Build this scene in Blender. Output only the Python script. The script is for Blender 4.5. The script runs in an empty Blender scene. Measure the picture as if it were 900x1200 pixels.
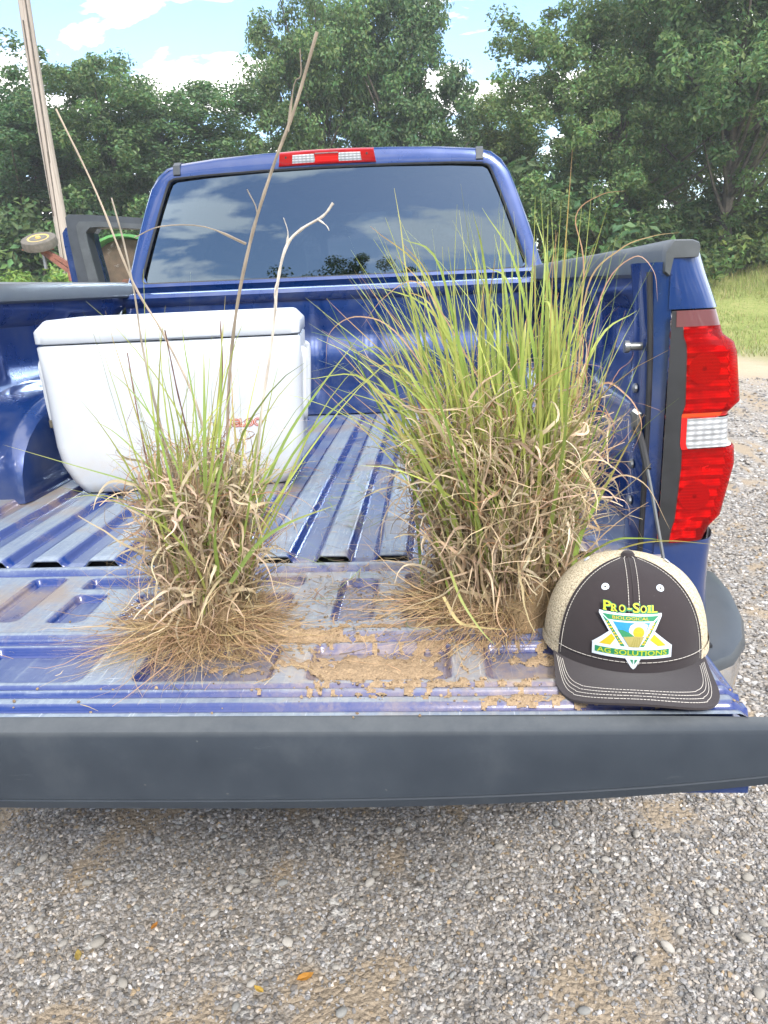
import bpy, bmesh, math, random
import numpy as np
from mathutils import Vector, Matrix
R = math.radians
scene = bpy.context.scene
C = scene.collection
rng = np.random.default_rng(7)
random.seed(7)
G = 0.88                                  # height of the truck bed floor above the gravel

# ------------------------------------------------------------------ camera
cam_d = bpy.data.cameras.new('camera'); cam = bpy.data.objects.new('camera', cam_d); C.objects.link(cam)
scene.camera = cam
_yaw, _pitch, _roll = 0.0709, -0.2880, -0.0430
_f = Vector((-math.sin(_yaw)*math.cos(_pitch), math.cos(_yaw)*math.cos(_pitch), math.sin(_pitch)))
_r0 = Vector((math.cos(_yaw), math.sin(_yaw), 0)); _u0 = _r0.cross(_f)
_r = _r0*math.cos(_roll) + _u0*math.sin(_roll); _u = -_r0*math.sin(_roll) + _u0*math.cos(_roll)
cam.matrix_world = Matrix(((_r.x, _u.x, -_f.x, 0.402), (_r.y, _u.y, -_f.y, -1.352), (_r.z, _u.z, -_f.z, 0.497+G), (0, 0, 0, 1)))
cam_d.sensor_fit = 'VERTICAL'; cam_d.sensor_height = 36; cam_d.lens = 896.5/1200*36
cam_d.clip_start = 0.02; cam_d.clip_end = 2000

# ------------------------------------------------------------------ sky, sun, exposure
SUN_EL, SUN_AZ = R(42), R(158)            # azimuth clockwise from +Y: behind the camera, to the right
world = bpy.data.worlds.new('World'); scene.world = world; world.use_nodes = True
wn, wl = world.node_tree.nodes, world.node_tree.links
wn.clear()
w_out = wn.new('ShaderNodeOutputWorld')
sky = wn.new('ShaderNodeTexSky'); sky.sky_type = 'NISHITA'; sky.sun_disc = False
sky.sun_elevation = SUN_EL; sky.sun_rotation = SUN_AZ; sky.air_density = 1.0; sky.dust_density = 1.0; sky.ozone_density = 2.5
bg1 = wn.new('ShaderNodeBackground'); bg1.inputs[1].default_value = 0.145
bg2 = wn.new('ShaderNodeBackground'); bg2.inputs[0].default_value = (1, 0.985, 0.96, 1); bg2.inputs[1].default_value = 1.5
wl.new(sky.outputs[0], bg1.inputs[0])
tc = wn.new('ShaderNodeTexCoord'); sp = wn.new('ShaderNodeSeparateXYZ'); wl.new(tc.outputs['Generated'], sp.inputs[0])
def wmath(op, a, b):
    n = wn.new('ShaderNodeMath'); n.operation = op
    for i, v in enumerate((a, b)):
        if isinstance(v, (int, float)): n.inputs[i].default_value = v
        else: wl.new(v, n.inputs[i])
    return n.outputs[0]
zc = wmath('MAXIMUM', wmath('ADD', sp.outputs[2], 0.06), 0.03)
cx, cy_ = wmath('DIVIDE', sp.outputs[0], zc), wmath('DIVIDE', sp.outputs[1], zc)
cb = wn.new('ShaderNodeCombineXYZ'); wl.new(cx, cb.inputs[0]); wl.new(cy_, cb.inputs[1]); cb.inputs[2].default_value = 30.2
nz = wn.new('ShaderNodeTexNoise'); nz.inputs['Scale'].default_value = 1.3; nz.inputs['Detail'].default_value = 7
nz.inputs['Roughness'].default_value = 0.52; nz.inputs['Distortion'].default_value = 0.25
wl.new(cb.outputs[0], nz.inputs['Vector'])
cr = wn.new('ShaderNodeValToRGB'); cr.color_ramp.elements[0].position = 0.50; cr.color_ramp.elements[1].position = 0.55
wl.new(nz.outputs[0], cr.inputs[0])
wmix = wn.new('ShaderNodeMixShader'); wl.new(cr.outputs[0], wmix.inputs[0]); wl.new(bg1.outputs[0], wmix.inputs[1]); wl.new(bg2.outputs[0], wmix.inputs[2])
wl.new(wmix.outputs[0], w_out.inputs[0])
sun_d = bpy.data.lights.new('sun', 'SUN'); sun_d.energy = 2.2; sun_d.angle = R(14); sun_d.color = (1, 0.95, 0.87)
sun = bpy.data.objects.new('sun', sun_d); C.objects.link(sun)
_sd = Vector((math.sin(SUN_AZ)*math.cos(SUN_EL), math.cos(SUN_AZ)*math.cos(SUN_EL), math.sin(SUN_EL)))
sun.rotation_euler = _sd.to_track_quat('Z', 'Y').to_euler()
vs = scene.view_settings
cy = scene.cycles; cy.max_bounces = 4; cy.diffuse_bounces = 2; cy.glossy_bounces = 2; cy.volume_bounces = 0; cy.transmission_bounces = 2; cy.transparent_max_bounces = 6
vs.view_transform = 'Standard'; vs.look = 'None'; vs.exposure = 1.30; vs.gamma = 1; vs.use_curve_mapping = False

# ------------------------------------------------------------------ helpers
def tag(o, label=None, cat=None, group=None, kind=None):
    if label: o['label'] = label
    if cat: o['category'] = cat
    if group: o['group'] = group
    if kind: o['kind'] = kind
    return o
def link(o, parent=None):
    C.objects.link(o)
    if parent is not None:
        o.parent = parent
        o.matrix_parent_inverse = ROOTINV.get(parent.name, Matrix.Identity(4))
    return o
ROOTINV = {}
def empty(name, loc, label, cat, group=None):
    o = bpy.data.objects.new(name, None); C.objects.link(o); o.location = loc; o.empty_display_size = 0.1
    ROOTINV[o.name] = Matrix.Translation(-Vector(loc))
    return tag(o, label, cat, group)
def mesh(name, v, f, mat, parent=None, smooth=False, sharp=None):
    m = bpy.data.meshes.new(name)
    m.from_pydata([tuple(map(float, q)) for q in v], [], [tuple(map(int, q)) for q in f])
    m.update()
    if smooth:
        m.polygons.foreach_set('use_smooth', [True]*len(m.polygons))
        if sharp is not None: m.set_sharp_from_angle(angle=R(sharp))
    if mat is not None: m.materials.append(mat)
    return link(bpy.data.objects.new(name, m), parent)
def mesh_np(name, V, F, mat, parent=None, smooth=False, col=None, fl=None):
    """V (n,3), F (m,k) all the same k; col (n,3) point colour attribute 'col'; fl dict of float attributes"""
    m = bpy.data.meshes.new(name)
    V = np.ascontiguousarray(V, np.float32); F = np.ascontiguousarray(F, np.int32); k = F.shape[1]
    m.vertices.add(len(V)); m.vertices.foreach_set('co', V.ravel())
    m.loops.add(F.size); m.loops.foreach_set('vertex_index', F.ravel())
    m.polygons.add(len(F)); m.polygons.foreach_set('loop_start', np.arange(0, F.size, k, dtype=np.int32))
    m.polygons.foreach_set('loop_total', np.full(len(F), k, np.int32))
    m.update(calc_edges=True)
    m.polygons.foreach_set('use_smooth', np.full(len(F), bool(smooth)))
    if col is not None:
        a = m.attributes.new('col', 'FLOAT_COLOR', 'POINT')
        a.data.foreach_set('color', np.c_[col, np.ones(len(col))].astype(np.float32).ravel())
    for k_, d in (fl or {}).items():
        a = m.attributes.new(k_, 'FLOAT', 'POINT'); a.data.foreach_set('value', np.asarray(d, np.float32).ravel())
    if mat is not None: m.materials.append(mat)
    return link(bpy.data.objects.new(name, m), parent)
class MB:
    def __init__(s): s.v = []; s.f = []
    def add(s, v, f):
        n = len(s.v); s.v += [tuple(q) for q in v]; s.f += [tuple(i+n for i in q) for q in f]; return s
    def box(s, x0, x1, y0, y1, z0, z1, c=0):
        """box with chamfered edges"""
        if c <= 0:
            v = [(x, y, z) for z in (z0, z1) for y in (y0, y1) for x in (x0, x1)]
            return s.add(v, [(0,2,3,1),(4,5,7,6),(0,1,5,4),(2,6,7,3),(0,4,6,2),(1,3,7,5)])
        bm = bmesh.new(); bmesh.ops.create_cube(bm, size=1)
        for q in bm.verts: q.co = Vector(((x0+x1)/2+q.co.x*(x1-x0), (y0+y1)/2+q.co.y*(y1-y0), (z0+z1)/2+q.co.z*(z1-z0)))
        bmesh.ops.bevel(bm, geom=list(bm.edges), offset=c, segments=2, affect='EDGES', profile=0.6)
        bm.verts.index_update()
        s.add([q.co[:] for q in bm.verts], [[w.index for w in g.verts] for g in bm.faces]); bm.free(); return s
    def loft(s, rings, closed=True, cap0=False, cap1=False):
        n = len(rings[0]); v = [q for r in rings for q in r]; f = []
        for i in range(len(rings)-1):
            for j in range(n if closed else n-1):
                k = (j+1) % n
                f.append((i*n+j, i*n+k, (i+1)*n+k, (i+1)*n+j))
        if cap0: f.append(tuple(range(n))[::-1])
        if cap1: f.append(tuple((len(rings)-1)*n+j for j in range(n)))
        return s.add(v, f)
    def tube(s, pts, rad, n=8, cap=True):
        pts = [Vector(p) for p in pts]; rads = rad if hasattr(rad, '__len__') else [rad]*len(pts)
        rings = []; ref = None
        for i, p in enumerate(pts):
            d = (pts[min(i+1, len(pts)-1)]-pts[max(i-1, 0)]).normalized()
            if ref is None: ref = d.orthogonal().normalized()
            ref = (ref - d*ref.dot(d)).normalized(); b = d.cross(ref)
            rings.append([p + (ref*math.cos(2*math.pi*k/n) + b*math.sin(2*math.pi*k/n))*rads[i] for k in range(n)])
        return s.loft(rings, True, cap, cap)
    def lathe(s, prof, loc, axis='Z', n=24):
        rings = []
        for r, h in prof:
            ring = []
            for k in range(n):
                a = 2*math.pi*k/n; c_, s_ = r*math.cos(a), r*math.sin(a)
                q = {'Z': (c_, s_, h), 'Y': (c_, h, s_), 'X': (h, c_, s_)}[axis]
                ring.append((q[0]+loc[0], q[1]+loc[1], q[2]+loc[2]))
            rings.append(ring)
        return s.loft(rings, True, True, True)
    def prism(s, poly, axis, a, b):
        """polygon of 2-D points extruded along an axis between a and b"""
        def P(q, t): return {'X': (t, q[0], q[1]), 'Y': (q[0], t, q[1]), 'Z': (q[0], q[1], t)}[axis]
        n = len(poly); v = [P(q, a) for q in poly]+[P(q, b) for q in poly]
        f = [tuple(range(n))[::-1], tuple(range(n, 2*n))]+[(i, (i+1) % n, n+(i+1) % n, n+i) for i in range(n)]
        return s.add(v, f)
    def build(s, name, mat, parent=None, smooth=True, sharp=35):
        o = mesh(name, s.v, s.f, mat, parent)
        bm = bmesh.new(); bm.from_mesh(o.data); bmesh.ops.recalc_face_normals(bm, faces=bm.faces); bm.to_mesh(o.data); bm.free()
        if smooth:
            o.data.polygons.foreach_set('use_smooth', [True]*len(o.data.polygons)); o.data.set_sharp_from_angle(angle=R(sharp))
        return o
def sstep(a, b, x):
    t = np.clip((np.asarray(x, float)-a)/(b-a), 0, 1); return t*t*(3-2*t)
_ph = rng.uniform(0, 6.28, (3, 14)); _fr = rng.normal(0, 1, (14, 2))
def fbm(x, y, s=1.0, k=0):
    """cheap smooth noise, about -1..1"""
    o = 0; a = 1.0; tot = 0
    for i in range(14):
        m = s*(1.0+0.33*i)
        o = o + a*np.sin(x*m*_fr[i, 0]*2+y*m*_fr[i, 1]*2+_ph[k, i]); tot += a*a/2; a *= 0.9
    return o/math.sqrt(tot)/1.6
def catmull(pts, n=6):
    P = [Vector(p) for p in pts]; P = [P[0]*2-P[1]]+P+[P[-1]*2-P[-2]]; out = []
    for i in range(1, len(P)-2):
        for k in range(n):
            t = k/n; a, b, c, d = P[i-1], P[i], P[i+1], P[i+2]
            out.append(0.5*((2*b)+(c-a)*t+(2*a-5*b+4*c-d)*t*t+(3*b-a-3*c+d)*t**3))
    return out+[P[-2]]

# ------------------------------------------------------------------ materials
MATS = {}
class NT:
    def __init__(s, name):
        s.m = bpy.data.materials.new(name); s.m.use_nodes = True; s.t = s.m.node_tree; s.n = s.t.nodes; s.l = s.t.links
        s.b = s.n['Principled BSDF']; s.out = s.n['Material Output']; s.co = s.n.new('ShaderNodeTexCoord').outputs['Object']
    def set(s, node, key, v):
        if hasattr(v, 'is_linked') or isinstance(v, bpy.types.NodeSocket): s.l.new(v, node.inputs[key])
        else:
            if isinstance(v, tuple) and len(v) == 3: v = (*v, 1) if node.inputs[key].type == 'RGBA' else v
            node.inputs[key].default_value = v
    def p(s, **kw):
        names = dict(base='Base Color', rough='Roughness', metal='Metallic', spec='Specular IOR Level', coat='Coat Weight', crough='Coat Roughness', alpha='Alpha', trans='Transmission Weight', ior='IOR', normal='Normal', sheen='Sheen Weight')
        for k, v in kw.items(): s.set(s.b, names[k], v)
        return s
    def mapping(s, scale=(1, 1, 1), rot=(0, 0, 0)):
        q = s.n.new('ShaderNodeMapping'); s.l.new(s.co, q.inputs[0]); q.inputs['Scale'].default_value = scale; q.inputs['Rotation'].default_value = rot; return q.outputs[0]
    def noise(s, scale, detail=4, rough=0.55, vec=None, dist=0):
        q = s.n.new('ShaderNodeTexNoise'); s.l.new(vec or s.co, q.inputs['Vector'])
        q.inputs['Scale'].default_value = scale; q.inputs['Detail'].default_value = detail; q.inputs['Roughness'].default_value = rough; q.inputs['Distortion'].default_value = dist
        return q.outputs[0]
    def voro(s, scale, feat='F1', vec=None, out='Distance'):
        q = s.n.new('ShaderNodeTexVoronoi'); q.feature = feat; s.l.new(vec or s.co, q.inputs['Vector']); q.inputs['Scale'].default_value = scale; return q.outputs[out]
    def ramp(s, fac, *stops):
        q = s.n.new('ShaderNodeValToRGB'); s.l.new(fac, q.inputs[0]); e = q.color_ramp.elements
        while len(e) < len(stops): e.new(0.5)
        for i, (pos, c) in enumerate(stops):
            e[i].position = pos; e[i].color = (*c, 1) if hasattr(c, '__len__') else (c, c, c, 1)
        return q.outputs[0]
    def mix(s, fac, a, b, mode='MIX'):
        q = s.n.new('ShaderNodeMix'); q.data_type = 'RGBA'; q.blend_type = mode; q.clamp_factor = True
        s.set(q, 0, fac)
        for i, v in ((6, a), (7, b)):
            if isinstance(v, tuple): q.inputs[i].default_value = (*v, 1)
            else: s.l.new(v, q.inputs[i])
        return q.outputs[2]
    def math(s, op, a, b=0.0):
        q = s.n.new('ShaderNodeMath'); q.operation = op
        for i, v in enumerate((a, b)):
            if isinstance(v, (int, float)): q.inputs[i].default_value = v
            else: s.l.new(v, q.inputs[i])
        return q.outputs[0]
    def attr(s, name, out='Color'):
        q = s.n.new('ShaderNodeAttribute'); q.attribute_name = name; return q.outputs[out]
    def bump(s, h, strength=0.3, dist=0.01):
        q = s.n.new('ShaderNodeBump'); s.l.new(h, q.inputs['Height']); q.inputs['Strength'].default_value = strength; q.inputs['Distance'].default_value = dist
        s.l.new(q.outputs[0], s.b.inputs['Normal']); return s
def plain(name, base, rough=0.5, metal=0.0, var=0.12, scale=30, bump=0.0, **kw):
    """plain material with a little mottling"""
    t = NT(name); n = t.noise(scale, 5, 0.6)
    lo = tuple(c*(1-var) for c in base); hi = tuple(min(1, c*(1+var)) for c in base)
    t.p(base=t.ramp(n, (0.3, lo), (0.7, hi)), rough=t.ramp(n, (0.25, max(0.02, rough*0.8)), (0.75, min(1, rough*1.15))), metal=metal, **kw)
    if bump: t.bump(n, bump, 0.002)
    return t.m
M = {}
BLUE = (0.002, 0.021, 0.115)
def make_paint(name, dust=0.1):
    t = NT(name)
    n = t.noise(6, 5, 0.6); fl = t.noise(900, 2, 0.5)
    base = t.mix(t.math('MULTIPLY', fl, 0.35), BLUE, (0.010, 0.070, 0.30))
    base = t.mix(t.math('MULTIPLY', t.ramp(n, (0.45, 0.0), (0.75, 1.0)), dust), base, (0.16, 0.17, 0.20))
    t.p(base=base, rough=t.ramp(n, (0.3, 0.22), (0.8, 0.42)), metal=0.35, coat=0.9, crough=0.04)
    return t.m
M['paint'] = make_paint('blue_paint', 0.12)
M['paint_dull'] = make_paint('dusty_blue_paint', 0.35)
def make_worn():
    t = NT('worn_blue_paint')
    h = t.attr('wear', 'Fac')
    stretch = t.mapping((60, 3.0, 60)); stretch2 = t.mapping((9, 90, 60)); 
    s1 = t.noise(1.6, 6, 0.65, stretch); s2 = t.noise(1.4, 5, 0.65, stretch2); big = t.noise(7, 6, 0.62, None, 0.4); fine = t.noise(160, 4, 0.7)
    scr = t.math('MAXIMUM', t.ramp(s1, (0.50, 0.0), (0.68, 1.0)), t.ramp(s2, (0.58, 0.0), (0.70, 0.9)))
    haze = t.ramp(t.math('ADD', t.math('MULTIPLY', h, 0.52), t.math('MULTIPLY', big, 0.6)), (0.28, 0.0), (0.80, 0.9))
    w = t.math('ADD', haze, t.math('MULTIPLY', scr, t.math('MAXIMUM', 0.0, t.math('ADD', 0.10, t.math('MULTIPLY', h, 0.55)))))
    w = t.math('MULTIPLY', w, t.ramp(fine, (0.25, 0.6), (0.7, 1.0)))
    base = t.mix(t.math('MINIMUM', w, 0.9), (0.003, 0.024, 0.145), (0.215, 0.26, 0.30))
    thin = t.math('MAXIMUM', t.ramp(t.noise(1.5, 3, 0.6, t.mapping((210, 9, 60), (0, 0, 0.25))), (0.64, 0.0), (0.69, 0.75)), t.ramp(t.noise(1.5, 3, 0.6, t.mapping((12, 190, 60), (0, 0, -0.35))), (0.66, 0.0), (0.70, 0.6)))
    base = t.mix(t.math('MULTIPLY', thin, t.math('MAXIMUM', 0.0, t.math('MINIMUM', 1.0, t.math('ADD', h, 0.15)))), base, (0.42, 0.46, 0.52))
    dirt = t.ramp(t.math('ADD', t.noise(3.2, 6, 0.65), t.math('MULTIPLY', fine, 0.18)), (0.60, 0.0), (0.74, 0.7))
    base = t.mix(dirt, base, (0.23, 0.17, 0.115))
    ds = t.attr('dust', 'Fac'); base = t.mix(t.math('MULTIPLY', ds, t.ramp(t.noise(60, 5, 0.7), (0.3, 0.25), (0.65, 1.0))), base, (0.34, 0.255, 0.17))
    t.p(base=base, rough=t.ramp(w, (0.0, 0.22), (0.6, 0.5)), metal=0.08, coat=0.18, crough=0.3)
    t.bump(t.math('ADD', fine, scr), 0.12, 0.001)
    return t.m
M['worn'] = make_worn()
M['black_plastic'] = plain('textured_black_plastic', (0.035, 0.042, 0.052), 0.5, var=0.25, scale=14, bump=0.05)
def make_cap():
    t = NT('tailgate_cap_plastic')
    n = t.noise(9, 6, 0.65); f = t.noise(260, 3, 0.7); sc = t.noise(1.6, 5, 0.7, t.mapping((6, 70, 40), (0, 0, 0.4)))
    base = t.ramp(n, (0.3, (0.020, 0.027, 0.038)), (0.75, (0.032, 0.041, 0.054)))
    base = t.mix(t.ramp(sc, (0.66, 0.0), (0.76, 0.22)), base, (0.13, 0.14, 0.15))
    base = t.mix(t.ramp(t.noise(4.5, 6, 0.7), (0.55, 0.0), (0.85, 0.25)), base, (0.09, 0.095, 0.10))
    base = t.mix(t.ramp(t.noise(38, 4, 0.7), (0.70, 0.0), (0.78, 0.5)), base, (0.2, 0.19, 0.17))
    spz = t.n.new('ShaderNodeSeparateXYZ'); t.l.new(t.co, spz.inputs[0]); top_mask = t.math('MULTIPLY', t.ramp(t.math('ADD', spz.outputs[2], 1.0-G), (0.986, 0.0), (0.993, 1.0)), t.ramp(t.noise(30, 5, 0.7), (0.3, 0.55), (0.7, 1.0)))
    base = t.mix(top_mask, base, (0.072, 0.080, 0.088))  # paler plastic along the top edge of the cap, broken up by noise
    t.p(base=base, rough=t.ramp(n, (0.3, 0.52), (0.7, 0.7)), spec=0.3); t.bump(f, 0.08, 0.001); return t.m
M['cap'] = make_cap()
M['rail'] = plain('grey_rail_plastic', (0.06, 0.068, 0.075), 0.45, var=0.2, scale=20, bump=0.05)
M['rubber'] = plain('black_rubber', (0.012, 0.013, 0.016), 0.6, var=0.3)
M['dark'] = plain('dark_cavity', (0.008, 0.009, 0.014), 0.8)
M['chrome'] = plain('chrome', (0.75, 0.76, 0.78), 0.12, 1.0, var=0.05)
M['steel'] = plain('dull_steel', (0.22, 0.23, 0.24), 0.4, 0.8, var=0.2)
M['bumper_plastic'] = plain('bumper_step_plastic', (0.048, 0.056, 0.066), 0.42, var=0.15, scale=25, bump=0.06)
def make_lens(name, col, rough=0.06, ridge=0.0, amt=0.35):
    t = NT(name); 
    if ridge:
        wv = t.n.new('ShaderNodeTexWave'); t.l.new(t.mapping((1, 1, 1)), wv.inputs[0]); wv.bands_direction = 'Z'; wv.inputs['Scale'].default_value = ridge; wv.inputs['Distortion'].default_value = 0.3
        wv2 = t.n.new('ShaderNodeTexWave'); t.l.new(t.mapping((1, 1, 1)), wv2.inputs[0]); wv2.bands_direction = 'X'; wv2.inputs['Scale'].default_value = ridge*0.6
        mm = t.math('ADD', t.math('MULTIPLY', wv.outputs[0], 0.45), t.math('MULTIPLY', t.noise(16, 3), 0.55)) if col[1] < 0.5 else t.math('ADD', t.math('MULTIPLY', wv.outputs[0], t.math('ADD', 0.25, t.math('MULTIPLY', wv2.outputs[0], 0.35))), t.math('MULTIPLY', t.noise(45, 4, 0.7), 0.6))
        base = t.mix(t.ramp(mm, (0.1, 0.0), (0.9, 1.0)), tuple(c*amt for c in col), col)
    else: base = t.mix(t.noise(14, 3), tuple(c*0.8 for c in col), col)
    t.p(base=base, rough=0.35, coat=0.55, crough=rough, spec=0.3)
    return t.m
M['red_lens'] = make_lens('red_lens', (0.44, 0.002, 0.004), 0.03, 60, 0.42)
M['red_lens_bright'] = make_lens('bright_red_lens', (0.62, 0.004, 0.004), 0.04, 40, 0.75)
M['clear_lens'] = make_lens('clear_lens', (0.55, 0.57, 0.60), 0.04, 34, 0.16)
M['amber_lens'] = make_lens('amber_lens', (0.62, 0.05, 0.006), 0.04, 30, 0.6)
M['smoke_lens'] = make_lens('smoked_lens', (0.13, 0.045, 0.05), 0.02)
def make_red_clear(name, tint, gloss):
    t = NT(name); wv = t.n.new('ShaderNodeTexWave'); t.l.new(t.co, wv.inputs[0]); wv.bands_direction = 'Z'; wv.inputs['Scale'].default_value = 55; wv.inputs['Distortion'].default_value = 0.2
    tr = t.n.new('ShaderNodeBsdfTransparent'); t.l.new(t.mix(t.math('MULTIPLY', wv.outputs[0], 0.5), tint, tuple(c*0.55 for c in tint)), tr.inputs[0])
    t.p(base=t.mix(t.noise(22, 3), tuple(c*0.75 for c in gloss), gloss), rough=0.3, coat=0.6, crough=0.03, spec=0.3)
    mx = t.n.new('ShaderNodeMixShader'); mx.inputs[0].default_value = 0.32
    t.l.new(tr.outputs[0], mx.inputs[1]); t.l.new(t.b.outputs[0], mx.inputs[2]); t.l.new(mx.outputs[0], t.out.inputs[0]); return t.m
M['red_clear'] = make_red_clear('red_clear_lens', (0.95, 0.03, 0.03), (0.50, 0.002, 0.004))
M['lamp_bowl'] = plain('lamp_housing', (0.55, 0.55, 0.56), 0.25, 0.7, var=0.3, scale=40, bump=0.3)
def make_tint():
    t = NT('tinted_glass')
    tr = t.n.new('ShaderNodeBsdfTransparent'); tr.inputs[0].default_value = (0.012, 0.014, 0.016, 1)
    gl = t.n.new('ShaderNodeBsdfGlossy'); gl.inputs['Roughness'].default_value = 0.008; gl.inputs[0].default_value = (0.62, 0.80, 1.0, 1)
    fr = t.n.new('ShaderNodeFresnel'); fr.inputs[0].default_value = 2.1
    nb = t.n.new('ShaderNodeBump'); t.l.new(t.noise(2.2, 2, 0.4), nb.inputs['Height']); nb.inputs['Strength'].default_value = 0.04; nb.inputs['Distance'].default_value = 0.02
    t.l.new(nb.outputs[0], gl.inputs['Normal'])
    mx = t.n.new('ShaderNodeMixShader'); t.l.new(fr.outputs[0], mx.inputs[0]); t.l.new(tr.outputs[0], mx.inputs[1]); t.l.new(gl.outputs[0], mx.inputs[2])
    t.l.new(mx.outputs[0], t.out.inputs[0]); return t.m
M['tint'] = make_tint()
def make_clear():
    t = NT('clear_glass')
    tr = t.n.new('ShaderNodeBsdfTransparent'); tr.inputs[0].default_value = (0.86, 0.9, 0.89, 1)
    gl = t.n.new('ShaderNodeBsdfGlossy'); gl.inputs['Roughness'].default_value = 0.01
    fr = t.n.new('ShaderNodeFresnel'); fr.inputs[0].default_value = 1.45
    mx = t.n.new('ShaderNodeMixShader'); t.l.new(fr.outputs[0], mx.inputs[0]); t.l.new(tr.outputs[0], mx.inputs[1]); t.l.new(gl.outputs[0], mx.inputs[2])
    t.l.new(mx.outputs[0], t.out.inputs[0]); return t.m
M['glass'] = make_clear()
def attr_mat(name, rough=0.6, transl=0.0, noise_amt=0.2, nscale=60, spec=0.3, bump=0.0, per_obj=False):
    t = NT(name); c = t.attr('col'); n = t.noise(nscale, 4, 0.6)
    base = t.mix(1.0, c, t.ramp(n, (0.25, 1-noise_amt), (0.75, 1+0*noise_amt)), 'MULTIPLY')
    if per_obj:
        oi = t.n.new('ShaderNodeObjectInfo'); base = t.mix(1.0, base, t.ramp(oi.outputs['Random'], (0.0, (0.82, 0.92, 1.0)), (0.5, (1.0, 1.0, 0.95)), (1.0, (1.35, 1.16, 0.85))), 'MULTIPLY')
    t.p(base=base, rough=rough, spec=spec)
    if bump: t.bump(n, bump, 0.004)
    if transl:
        tl = t.n.new('ShaderNodeBsdfTranslucent'); t.l.new(base, tl.inputs[0])
        mx = t.n.new('ShaderNodeMixShader'); mx.inputs[0].default_value = transl
        t.l.new(t.b.outputs[0], mx.inputs[1]); t.l.new(tl.outputs[0], mx.inputs[2]); t.l.new(mx.outputs[0], t.out.inputs[0])
    return t.m
M['blade'] = attr_mat('grass_blade', 0.45, 0.3, 0.15, 90)
M['leaf'] = attr_mat('tree_leaf', 0.5, 0.38, 0.25, 0.9, 0.3, 0.0, True)
M['stone'] = attr_mat('gravel_stone', 0.75, 0, 0.35, 220, 0.3, 0.3)
M['soil'] = attr_mat('tan_soil', 0.95, 0, 0.45, 330, 0.1, 0.8)
M['bark'] = plain('bark', (0.09, 0.075, 0.06), 0.9, var=0.5, scale=9, bump=0.6)
def make_wood():
    t = NT('weathered_pole_wood'); g = t.noise(3, 6, 0.7, t.mapping((14, 14, 0.35))); k = t.noise(2, 4)
    base = t.ramp(g, (0.25, (0.17, 0.14, 0.115)), (0.5, (0.36, 0.31, 0.27)), (0.8, (0.47, 0.42, 0.38)))
    t.p(base=t.mix(t.math('MULTIPLY', k, 0.3), base, (0.2, 0.18, 0.16)), rough=0.9); t.bump(g, 0.6, 0.02); return t.m
M['wood'] = make_wood()
def make_white():
    t = NT('cooler_plastic'); n = t.noise(8, 5, 0.6); sc = t.noise(1.5, 5, 0.7, t.mapping((8, 30, 75))); f = t.noise(420, 2, 0.6)
    base = t.ramp(n, (0.3, (0.42, 0.45, 0.485)), (0.7, (0.485, 0.51, 0.545)))
    base = t.mix(t.ramp(sc, (0.62, 0.0), (0.74, 0.5)), base, (0.36, 0.34, 0.32))
    spz = t.n.new('ShaderNodeSeparateXYZ'); t.l.new(t.co, spz.inputs[0])
    low = t.math('MULTIPLY', t.ramp(spz.outputs[2], (0.0, 1.0), (0.16, 0.0)), t.ramp(t.noise(18, 5, 0.7), (0.4, 0.0), (0.7, 0.8)))
    base = t.mix(low, base, (0.45, 0.40, 0.34))
    t.p(base=base, rough=0.38, spec=0.4); t.bump(f, 0.03, 0.001); return t.m
M['cooler'] = make_white()
M['cooler_dark'] = plain('handle_slot', (0.08, 0.07, 0.05), 0.7)
M['logo_red'] = plain('red_print', (0.42, 0.09, 0.04), 0.5)
def make_cloth(name, base, sc=900, var=0.3, bump=0.25):
    t = NT(name); w1 = t.n.new('ShaderNodeTexChecker'); t.l.new(t.mapping((1, 1, 1), (0, 0, 0.78)), w1.inputs[0]); w1.inputs['Scale'].default_value = sc
    n = t.noise(40, 5, 0.65); lint = t.ramp(t.noise(300, 3, 0.7), (0.68, 0.0), (0.74, 0.35))
    b = t.mix(t.math('MULTIPLY', n, var), base, tuple(c*1.9 for c in base)); b = t.mix(lint, b, tuple(min(1, c*2+0.06) for c in base))
    t.p(base=b, rough=0.9, spec=0.15, sheen=0.15); t.bump(t.math('ADD', w1.outputs[1], n), bump, 0.0008); return t.m
M['cap_cloth'] = make_cloth('brown_twill', (0.027, 0.022, 0.024))
def make_meshcloth():
    t = NT('tan_mesh_fabric'); v = t.voro(430, 'F1', t.mapping((1, 1, 0.8)))
    b = t.ramp(v, (0.2, (0.25, 0.205, 0.14)), (0.6, (0.55, 0.48, 0.35))); t.p(base=b, rough=0.85, spec=0.2); t.bump(v, 0.5, 0.0015); return t.m
M['cap_mesh'] = make_meshcloth()
M['thread'] = plain('white_thread', (0.48, 0.45, 0.41), 0.8)
for nm, c in dict(e_white=(0.50, 0.55, 0.62), e_green=(0.008, 0.17, 0.075), e_yellow=(0.52, 0.36, 0.01), e_lime=(0.38, 0.42, 0.015), e_blue=(0.012, 0.20, 0.55), e_sun=(0.60, 0.32, 0.008),
                 e_glow=(0.50, 0.47, 0.42), e_hill=(0.02, 0.19, 0.08), e_field=(0.30, 0.26, 0.08), e_furrow=(0.25, 0.22, 0.05)).items():
    M[nm] = plain(nm.replace('e_', 'emblem_'), c, 0.65, var=0.1, scale=500)
M['rust'] = plain('rusty_steel', (0.20, 0.085, 0.06), 0.8, 0.2, var=0.45, scale=12, bump=0.3)
M['rust_deck'] = plain('brown_rusted_deck', (0.13, 0.085, 0.06), 0.85, 0.1, var=0.35, scale=7, bump=0.3)
M['green_paint'] = plain('faded_green_paint', (0.12, 0.33, 0.10), 0.6, var=0.25, scale=10)
M['yellow_paint'] = plain('yellow_rim_paint', (0.42, 0.31, 0.09), 0.6, var=0.2)
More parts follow.
